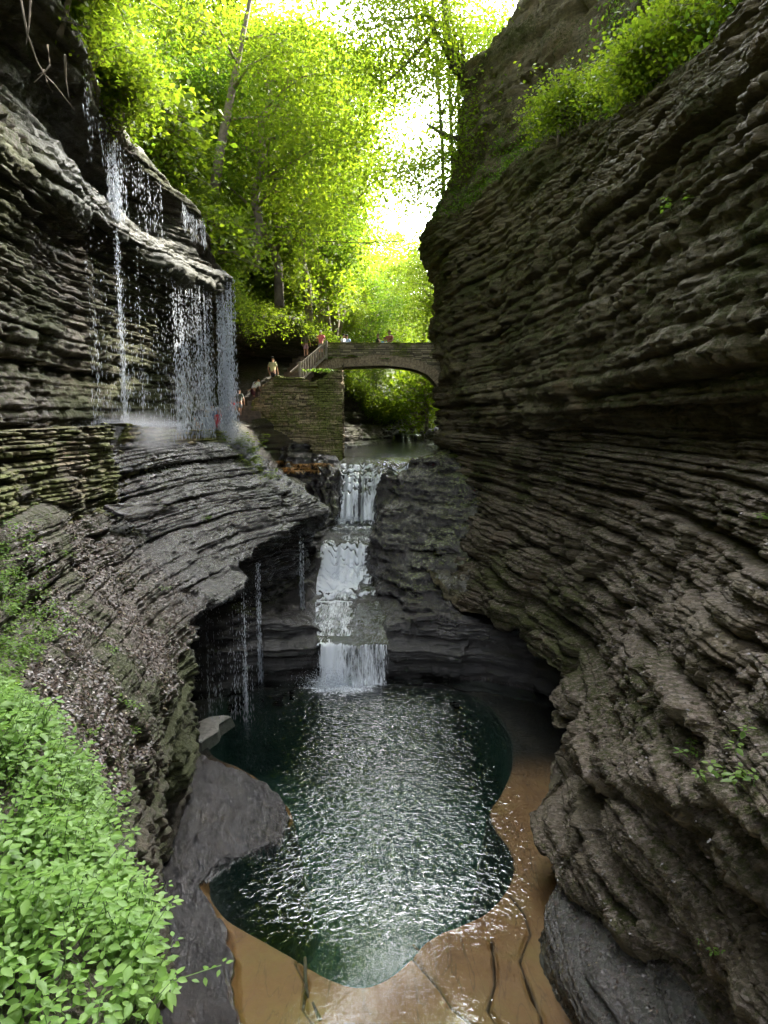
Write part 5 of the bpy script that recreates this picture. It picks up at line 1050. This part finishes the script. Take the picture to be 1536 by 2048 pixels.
def strands(lines, r, size=.011, ln=.05, dens=9.0, jit=.02):
    """lines: (x, y, z_top, z_bottom, strength)"""
    C = []; Rr = []; Ll = []
    for x, y, zt, zb, s in lines:
        n = int((zt - zb) * dens * s * r.uniform(.6, 1.4)) + 2; t = r.uniform(0, 1, n); fall = t ** .8
        z = zt - (zt - zb) * fall; w = jit * (.3 + t * 1.4)
        C.append(np.stack([x + r.normal(0, 1, n) * w, y + r.normal(0, 1, n) * w, z], -1)); q = r.uniform(.5, 1.3, n) * (.7 + .3 * s) ** .5; Rr.append(size * q); Ll.append(ln * q * (.5 + t))
    return np.concatenate(C), np.concatenate(Rr), np.concatenate(Ll)
r = rng(101); L = []
for i in range(80):                                      # main curtain
    px = 340 + 122 * r.uniform(0, 1) ** .75; Y = np.interp(px, [340, 446, 462], [22.8, 26.6, 26.9]); top = np.interp(px, [330, 380, 446, 462], [538, 568, 556, 560]) + r.uniform(-6, 10)
    s = 1.0 if r.uniform() < .55 else 2.0
    if 350 < px < 395: s *= .8
    x, z, _ = P(px, top, Y - .25); L.append((x, Y - .25 + r.normal(0, .12), z, P(px, 875, Y)[1], s * 1.1))
for i in range(26):
    px = 449 + r.normal(0, 8); x, z, _ = P(px, 556, 26.5); L.append((x, 26.5 + r.normal(0, .15), z, -1.8, 1.9))
C, a, b = strands(L, r, .0095, .05, 12, .035); drops('waterfall', C, a, b, 'widest veil of falling drops, beside the people at the bottom of the stairs')
L = []
for i in range(44):
    px = 222 + r.normal(0, 9); x, z, _ = P(px, 272 + r.uniform(0, 14), 19.8); L.append((x, 19.8 + r.normal(0, .08), z, P(225, 440, 19.8)[1], .9))
C, a, b = strands(L, r, .008, .05, 14); drops('waterfall', C, a, b, 'short white fall high on the left cliff, above the mossy ledge')
L = []
for i in range(16):
    px = 232 + r.normal(0, 3); x, z, _ = P(px, 455, 19.3); L.append((x, 19.3, z, -.6, .9))
for i in range(60):
    px = r.uniform(165, 345); Y = 19.3 + (px - 240) * .03; x, z, _ = P(px, r.uniform(420, 560), Y); L.append((x, Y, z, -.7, .35))
C, a, b = strands(L, r, .007, .05, 10); drops('waterfall', C, a, b, 'thin strand falling from the mossy ledge onto the near end of the wet wall')
L = []
for i in range(40):
    px = r.uniform(360, 408); Y = np.interp(px, [335, 405], [23, 25.4]); x, z, _ = P(px, np.interp(px, [360, 405], [385, 436]) + r.uniform(0, 6), Y); L.append((x, Y + .1, z, z - r.uniform(.6, 1.2), 1.2))
for i in range(50):
    px = r.uniform(175, 330); Y = np.interp(px, [130, 240, 335], [15, 20, 23]); x, z, _ = P(px, np.interp(px, [130, 240, 335], [0, 268, 360]) + r.uniform(4, 20), Y); L.append((x - .1, Y, z, z - r.uniform(.8, 2.2), .6))
C, a, b = strands(L, r, .007, .045, 10); o = drops('dripping_water', C, a, b, 'row of short drips under the topmost edge of the left cliff'); del o['category']; o['kind'] = 'stuff'
for lb, pxs, Y, y0, zb, n, s in (('strand dripping from the terrace lip in front of the dark grotto', (512, 518), 20.4, 1112, -8, 10, 1.6), ('pair of strands in the grotto just left of the cascade', (597, 606), 23.2, 1062, -6.6, 10, 1.4),
                                 ('faint drips falling along the left wall of the grotto', (395, 505), 17.5, 1185, -8, 46, .4), ('narrow strand falling from the left corner of the terrace lip', (484, 492), 18.2, 1176, -8, 9, 1.3)):
    L = []
    for i in range(n): px = r.uniform(*pxs); x, z, _ = P(px, y0 + r.uniform(0, 20), Y); L.append((x, Y + r.normal(0, .1), z, zb, s))
    C, a, b = strands(L, r, .0055, .045, 10, .012)
    if 'faint' in lb: o = drops('dripping_water', C, a, b, lb); del o['category']; o['kind'] = 'stuff'
    else: drops('waterfall', C, a, b, lb)
# spray where the falls land, and splashes on the stream
def spray(c, sx, n, label, sz=.008, up=1.0, seed=1):
    r = rng(seed); C = np.array(c) + r.normal(0, 1, (n, 3)) * np.array(sx); C[:, 2] = c[2] + np.abs(C[:, 2] - c[2]) * up; q = r.uniform(.4, 1.2, n) * sz
    return tag(drops('spray', C, q, q, label), label, 'spray', kind='stuff')
def clearcat(o):
    if 'category' in o: del o['category']
    return o
a_ = P(452, 880, 26.8); clearcat(spray((a_[0] + .1, 26.6, a_[1] - .7), (.45, .5, .45), 9000, 'white spray where the main veil strikes the ledge', .007, 1, 2))
a_ = P(275, 850, 19.2); clearcat(spray((a_[0], 19.2, a_[1] - .05), (.7, .8, .10), 6000, 'spray bouncing off the near end of the wet wall', .006, 1, 3))
clearcat(spray((-1.5, 19.9, -7.98), (.42, .25, .22), 3500, 'splashes where the lowest fall meets the pool', .011, 1, 4))
clearcat(spray((-1.6, 27.0, -6.35), (.5, .3, .18), 1500, 'splashes below the middle fall', .011, 1, 5))
clearcat(spray((-1.5, 32.0, -4.7), (.5, .3, .18), 1500, 'splashes below the top fall', .012, 1, 6))
# mist: thin air-borne water lit by the sky
def mist(name, c, rad, dens, label):
    me = bpy.data.meshes.new(name); V = []; n1, n2 = 24, 12
    for i in range(n2 + 1):
        for j in range(n1): a, b = math.pi * i / n2, 2 * math.pi * j / n1; V.append((rad[0] * math.sin(a) * math.cos(b), rad[1] * math.sin(a) * math.sin(b), rad[2] * math.cos(a)))
    Fs = [(i * n1 + j, (i + 1) * n1 + j, (i + 1) * n1 + (j + 1) % n1, i * n1 + (j + 1) % n1) for i in range(n2) for j in range(n1)]
    t = NT(name + ' volume'); pv = t.n('ShaderNodeVolumePrincipled'); pv.inputs['Color'].default_value = (1, 1, 1, 1); pv.inputs['Anisotropy'].default_value = .2
    p = t.n('ShaderNodeTexCoord').outputs['Object']; v = t.n('ShaderNodeVectorMath', operation='LENGTH'); t.l(t.mapping(p, tuple(1 / q for q in rad)), v.inputs[0])
    d = t.math('MULTIPLY', t.math('POWER', t.math('SUBTRACT', 1.0, v.outputs['Value'], clamp=True), 1.5), dens); nz = t.noise(p, 1.5, 2, .5)
    t.l(t.math('MULTIPLY', d, t.math('ADD', .4, nz)), pv.inputs['Density']); t.l(pv.outputs[0], t.out.inputs['Volume'])
    o = faces_mesh(name, V, Fs, t.m); o.location = c; return tag(o, label, kind='stuff')
mist('mist', (P(460, 880, 26.6)[0], 26.4, -1.0), (1.3, 1.2, 1.3), 1.3, 'mist at the foot of the main veil of water')
mist('mist', (P(275, 850, 19)[0], 19.2, -.35), (1.5, 1.6, .7), 1.1, 'mist over the near end of the wet wall')
# ------------------------------------------------------------------ people
def ico(c, r_, sc=(1, 1, 1), n1=10, n2=7, zmin=-1.0):
    V = []; Fs = []
    for i in range(n2 + 1):
        a = math.pi * i / n2 * (1 - zmin * 0)
        for j in range(n1): b = 2 * math.pi * j / n1; V.append((c[0] + r_ * sc[0] * math.sin(a) * math.cos(b), c[1] + r_ * sc[1] * math.sin(a) * math.sin(b), c[2] + r_ * sc[2] * max(math.cos(a), zmin)))
    for i in range(n2):
        for j in range(n1): Fs.append((i * n1 + j, (i + 1) * n1 + j, (i + 1) * n1 + (j + 1) % n1, i * n1 + (j + 1) % n1))
    return V, Fs
def skin_obj(name, nodes, edges, mat, parent, sub=2):
    me = bpy.data.meshes.new(name); keys = list(nodes); idx = {k: i for i, k in enumerate(keys)}
    me.from_pydata([nodes[k][0] for k in keys], [(idx[a], idx[b]) for a, b in edges], []); me.update()
    o = bpy.data.objects.new(name, me); link(o, parent); me.materials.append(mat)
    md = o.modifiers.new('skin', 'SKIN'); md.use_smooth_shade = True
    me2 = o.data
    if not me2.skin_vertices:
        raise RuntimeError('no skin layer')
    sv = me2.skin_vertices[0].data
    for k in keys:
        rr_ = nodes[k][1]; sv[idx[k]].radius = (rr_, rr_) if not isinstance(rr_, tuple) else rr_
    sv[0].use_root = True
    sb = o.modifiers.new('sub', 'SUBSURF'); sb.levels = sub; sb.render_levels = sub
    return o
M['skin'] = simple('skin', (.42, .24, .16), .55, .06, 30); M['skin_dark'] = simple('tanned skin', (.26, .14, .09), .55, .06, 30)
_cm = {}
def cloth(c):
    if c not in _cm: _cm[c] = simple('cloth', c, .85, .12, 12)
    return _cm[c]
HAIRC = {'blond': (.35, .24, .12), 'brown': (.06, .035, .02), 'black': (.015, .012, .01), 'white': (.6, .58, .54), 'cap_white': (.7, .7, .68), 'cap_grey': (.22, .24, .27)}
def add_skin_layer():
    pass
def person(x, y, z, H, face, shirt, shorts, hair, label, lean=0.0, arms=None, legs=None, skin='skin', sleeve=.6, pack=None, longhair=False, group=None, trousers=False):
    """face: heading in degrees clockwise from straight away from the camera"""
    root = empty('person', (x, y, z), -R(face)); h = H
    def Lr(p):                      # upper body leans forward about the hips
        q = np.array(p, float) * h; c = np.array([0, 0, .52 * h]); d = q - c
        if q[2] > .52 * h: ca, sa = math.cos(lean), math.sin(lean); d = np.array([d[0], d[1] * ca + d[2] * sa, -d[1] * sa + d[2] * ca])
        return tuple(c + d)
    arms = arms or [((-.17, -.01, .63), (-.165, .05, .49)), ((.17, -.01, .63), (.165, .04, .49))]
    legs = legs or [((-.055, .01, .28), (-.06, -.01, .045)), ((.055, .02, .28), (.06, .02, .045))]
    N = {'pel': (Lr((0, 0, .52)), .075 * h), 'wa': (Lr((0, .005, .60)), .066 * h), 'ch': (Lr((0, 0, .72)), .082 * h), 'nb': (Lr((0, -.005, .81)), .045 * h), 'nk': (Lr((0, .005, .85)), .030 * h), 'hd': (Lr((0, .012, .895)), (.042 * h, .052 * h)), 'hm': (Lr((0, .005, .935)), (.044 * h, .054 * h)), 'ht': (Lr((0, 0, .975)), .034 * h), 'nose': (Lr((0, .066, .915)), .008 * h)}
    E = [('pel', 'wa'), ('wa', 'ch'), ('ch', 'nb'), ('nb', 'nk'), ('nk', 'hd'), ('hd', 'hm'), ('hm', 'ht'), ('hd', 'nose')]
    S = {'a': N['pel'], 'b': (N['wa'][0], .078 * h), 'c': (N['ch'][0], .092 * h), 'd': (Lr((0, 0, .80)), .052 * h)}; S['a'] = (Lr((0, 0, .50)), .086 * h); SE_ = [('a', 'b'), ('b', 'c'), ('c', 'd')]
    T = {'a': (Lr((0, 0, .55)), .082 * h), 'b': (Lr((0, 0, .50)), .086 * h)}; TE = [('a', 'b')]
    for q, sd_ in ((0, -1), (1, 1)):
        k = 'LR'[q]; el, ha = arms[q]; sh = Lr((sd_ * .105, 0, .79)); el = Lr(el); ha = Lr(ha)
        N['s' + k] = (sh, .036 * h); N['e' + k] = (el, .024 * h); N['w' + k] = (ha, .016 * h); E += [('ch', 's' + k), ('s' + k, 'e' + k), ('e' + k, 'w' + k)]
        d = np.array(ha) - np.array(el); d /= np.linalg.norm(d) + 1e-9; sx = np.cross(d, (1, 0, 0)); sx /= np.linalg.norm(sx) + 1e-9; pm = np.array(ha) + d * .03 * h; N['p' + k] = (tuple(pm), (.013 * h, .020 * h)); E.append(('w' + k, 'p' + k))
        for f in range(5):
            off = sx * (f - 1.5) * .010 * h if f < 4 else sx * -.028 * h; ln_ = (.045, .052, .048, .038, .03)[f] * h
            e = pm + off + d * (ln_ if f < 4 else .012 * h) + np.array([-sd_ * .008 * h, 0, 0]); N[f'f{k}{f}'] = (tuple(e), .0045 * h); E.append(('p' + k, f'f{k}{f}'))
        S['s' + k] = (sh, .046 * h); m_ = np.array(sh) + (np.array(el) - np.array(sh)) * sleeve; S['m' + k] = (tuple(m_), .040 * h); SE_ += [('c', 's' + k), ('s' + k, 'm' + k)]
        kn, ft_ = legs[q]; hp = (sd_ * .052 * h, 0, .48 * h); kn = tuple(np.array(kn) * h); ft_ = tuple(np.array(ft_) * h)
        N['h' + k] = (hp, .056 * h); N['k' + k] = (kn, .034 * h); cf = tuple((np.array(kn) * .65 + np.array(ft_) * .35) + np.array([0, -.01 * h, 0])); N['c' + k] = (cf, .030 * h); N['a' + k] = (ft_, .019 * h); N['t' + k] = ((ft_[0], ft_[1] + .075 * h, ft_[2] - .025 * h), .017 * h)
        E += [('pel', 'h' + k), ('h' + k, 'k' + k), ('k' + k, 'c' + k), ('c' + k, 'a' + k), ('a' + k, 't' + k)]
        fr_ = .97 if trousers else .85; e_ = np.array(hp) + (np.array(kn) - np.array(hp)) * fr_; T['h' + k] = (hp, .066 * h); T['k' + k] = (tuple(e_), .050 * h); TE += [('b', 'h' + k), ('h' + k, 'k' + k)]
        if trousers: T['z' + k] = (tuple(np.array(ft_) + np.array([0, 0, .03 * h])), .034 * h); TE.append(('k' + k, 'z' + k))
    skin_obj('body', N, E, M[skin], root); skin_obj('shirt', S, SE_, cloth(shirt), root); skin_obj('trousers' if trousers else 'shorts', T, TE, cloth(shorts), root)
    hc = np.array(Lr((0, -.008, .945))); hb = Bag(); hb.add(*ico((0, 0, 0), .058 * h, (.9, 1.08, 1.0), zmin=-.25))
    if longhair: hb.add(*ico((0, -.035 * h, -.05 * h), .05 * h, (.95, .7, 1.5)))
    if hair.startswith('cap'): hb.add(*ico((0, .06 * h, .0), .04 * h, (1, 1.1, .15)))
    o = hb.build('cap' if hair.startswith('cap') else 'hair', cloth(HAIRC[hair]), root, True); o.location = hc; o.rotation_euler = (-lean, 0, 0)
    for q in (-1, 1):
        V, Fs = ico(Lr((q * .02, .058, .925)), .006 * h, n1=6, n2=4); faces_mesh('eye', V, Fs, cloth((.01, .01, .01)), root)
    ft2 = Bag()
    for q in (0, 1):
        f_ = np.array(legs[q][1]) * h; V, Fs = ico((f_[0], f_[1] + .035 * h, .022 * h), .03 * h, (.9, 2.1, .75)); faces_mesh('shoe', V, Fs, cloth((.08, .08, .09)), root, True)
    if pack:
        b = Bag(); b.add(*ico((0, 0, 0), .10 * h, (.95, .5, 1.25))); o = b.build('backpack', cloth(pack), root, True); o.location = Lr((0, -.09, .70)); o.rotation_euler = (-lean, 0, 0)
        if pack[1] < .1:
            V = []; s2 = tube_np([(-.07 * h, -.055 * h, -.08 * h), (.0, -.065 * h, .0), (.06 * h, -.06 * h, .07 * h)], .022 * h, 5); q = faces_mesh('reflective_stripe', *s2, cloth((.55, .75, .05)), o, True)
    return tag(root, label, 'person', group)
def at_top(px, py_top, Y, H):      # place by the top of the head
    x, z, _ = P(px, py_top, Y); return x, Y, z - H
step_legs = [((-.055, .10, .33), (-.06, .08, .14)), ((.055, -.01, .27), (.06, -.06, .045))]
person(*at_top(611, 661, 43.2, 1.66), 1.66, 150, (.16, .15, .14), (.42, .25, .33), 'brown', 'woman in a grey top and pinkish shorts standing on the upper stairs', longhair=True)
person(*at_top(641, 660, 43.6, 1.68), 1.68, 190, (.75, .16, .22), (.2, .2, .25), 'cap_white', 'person in a pink-red shirt and white cap behind the top of the wooden railing', arms=[((-.19, .04, .66), (-.12, .14, .60)), ((.17, .02, .64), (.12, .13, .60))])
zd = tz - .93
def on_deck(px, Y): return P(px, 700, Y)[0], Y, zd
person(*on_deck(685, 42.9), 1.58, 120, (.72, .76, .85), (.1, .1, .14), 'black', 'visitor in a white shirt at the left end of the bridge parapet', lean=.15)
person(*on_deck(694, 43.5), 1.62, 20, (.30, .42, .62), (.1, .1, .14), 'black', 'visitor in pale blue just behind the white-shirted one on the bridge')
person(*on_deck(756, 43.0), 1.60, 250, (.03, .035, .02), (.5, .6, .1), 'brown', 'slim person in a dark sleeveless top leaning on the bridge parapet', sleeve=.1, skin='skin_dark', arms=[((-.22, .0, .66), (-.24, .12, .58)), ((.17, .02, .63), (.1, .14, .60))])
person(*on_deck(769, 43.2), 1.42, 180, (.12, .28, .6), (.1, .1, .14), 'black', 'child in blue between the two dark-shirted people on the bridge')
person(*on_deck(779, 43.0), 1.80, 215, (.22, .07, .06), (.1, .1, .14), 'brown', 'man in a maroon shirt, tallest of those on the bridge', skin='skin_dark', arms=[((-.19, .04, .66), (-.08, .14, .62)), ((.19, .04, .66), (.08, .14, .62))])
person(*at_top(545, 713, 39.6, 1.76), 1.76, 25, (.74, .72, .42), (.02, .02, .022), 'black', 'man in a pale yellow T-shirt walking up at the top of the stone wall', sleeve=.75, legs=step_legs)
person(*at_top(505, 756, 38.9, 1.50), 1.72, 35, (.80, .80, .82), (.13, .035, .05), 'black', 'person in a white T-shirt and maroon shorts bending forward on the stairs', lean=.75, sleeve=.7, legs=step_legs, arms=[((-.16, .08, .62), (-.2, .02, .50)), ((.16, .10, .63), (.16, .16, .52))])
person(*at_top(478, 777, 36.9, 1.50), 1.50, 10, (.14, .17, .14), (.27, .29, .30), 'black', 'youth in a grey-green T-shirt and grey shorts climbing the lower stairs', sleeve=.7, legs=step_legs)
person(*at_top(461, 793, 35.2, 1.45), 1.45, 15, (.70, .04, .05), (.03, .03, .04), 'cap_grey', 'child with a red backpack marked by a yellow-green stripe, at the foot of the stairs', pack=(.70, .03, .05), legs=step_legs)
person(*at_top(413, 818, 26.6, 1.66), 1.66, -30, (.28, .31, .36), (.08, .08, .1), 'blond', 'blond person in a grey hooded top seen from behind at the wet wall', sleeve=.95, trousers=True, longhair=True)
person(*at_top(403, 804, 27.4, 1.75), 1.75, 10, (.07, .06, .06), (.05, .05, .06), 'brown', 'brown-haired person in dark clothes half hidden behind the veil of water', sleeve=.95, trousers=True)
person(*at_top(437, 814, 26.9, 1.66), 1.66, 40, (.78, .04, .06), (.1, .1, .12), 'white', 'white-haired person in a red vest reaching an arm out at the wet wall', sleeve=.1, arms=[((-.17, -.01, .63), (-.165, .08, .52)), ((.20, .08, .70), (.30, .14, .62))])
person(*at_top(424, 806, 28.0, 1.72), 1.72, 0, (.10, .13, .22), (.05, .05, .06), 'black', 'person in dark blue standing behind the group under the veil of water', sleeve=.95, trousers=True)
person(*at_top(446, 816, 27.6, 1.60), 1.60, -10, (.05, .32, .42), (.06, .06, .08), 'cap_grey', 'person in a turquoise shirt behind the red-vested one', sleeve=.9)
# ------------------------------------------------------------------ fallen leaves
r = rng(201)
def litter(Q, N, tv, Y, T0, T1, Y0, Y1, n, seed, wf, label, size=.048):
    r = rng(seed); p, nn = scatter(Q, N, tv, Y, T0, T1, Y0, Y1, n, r, wf); a = r.normal(0, 1, (n, 3)); d = a - nn * (a * nn).sum(1, keepdims=True); d /= np.linalg.norm(d, axis=1, keepdims=True)
    nj = nn + r.normal(0, .35, (n, 3)); s = np.cross(nj, d); s /= np.linalg.norm(s, axis=1, keepdims=True); c = p + nn * .012; L = size * r.uniform(.4, 1.3, (n, 1)); w = L * .5; u = np.cross(d, s)
    V = np.stack([c - d * L * .5, c + s * w * .5 + u * L * .12, c + d * L * .5, c - s * w * .5 + u * L * .1], 1).reshape(-1, 3)
    return tag(np_mesh('leaf_litter', V, np.arange(4 * n).reshape(n, 4), M['litter']), label, kind='stuff')
def litter_mat():
    t = NT('dead brown leaves'); g = t.n('ShaderNodeNewGeometry')
    c = t.ramp(g.outputs['Random Per Island'], [(0, (.014, .008, .005)), (.4, (.036, .020, .012)), (.78, (.065, .038, .025)), (.96, (.13, .085, .06)), (1, (.22, .19, .07))])
    return t.done(t.bsdf(Base_Color=c, Roughness=.42, Specular_IOR_Level=.5))
M['litter'] = litter_mat()
litter(LQ, LN, LT, LY, 10.1, 12.6, 6.5, 16.5, 36000, 202, lambda x, y, z, N: sstep(.35, .8, N[..., 2]) * sstep(17, 13, y) * (.04 + sstep(-.05, .2, fbm(x * .8, y * .8, z * 0, 3, 5))), 'brown fallen leaves and bits of bark on the left bank')
litter(RQ, RN, RT, RY, 5.5, 13, 4, 16, 11000, 203, lambda x, y, z, N: sstep(.45, .85, N[..., 2]) * (.1 + sstep(-.1, .3, fbm(x * .7, y * .7, z * 0, 3, 6))), 'brown fallen leaves caught on the ledges of the right bank', .045)
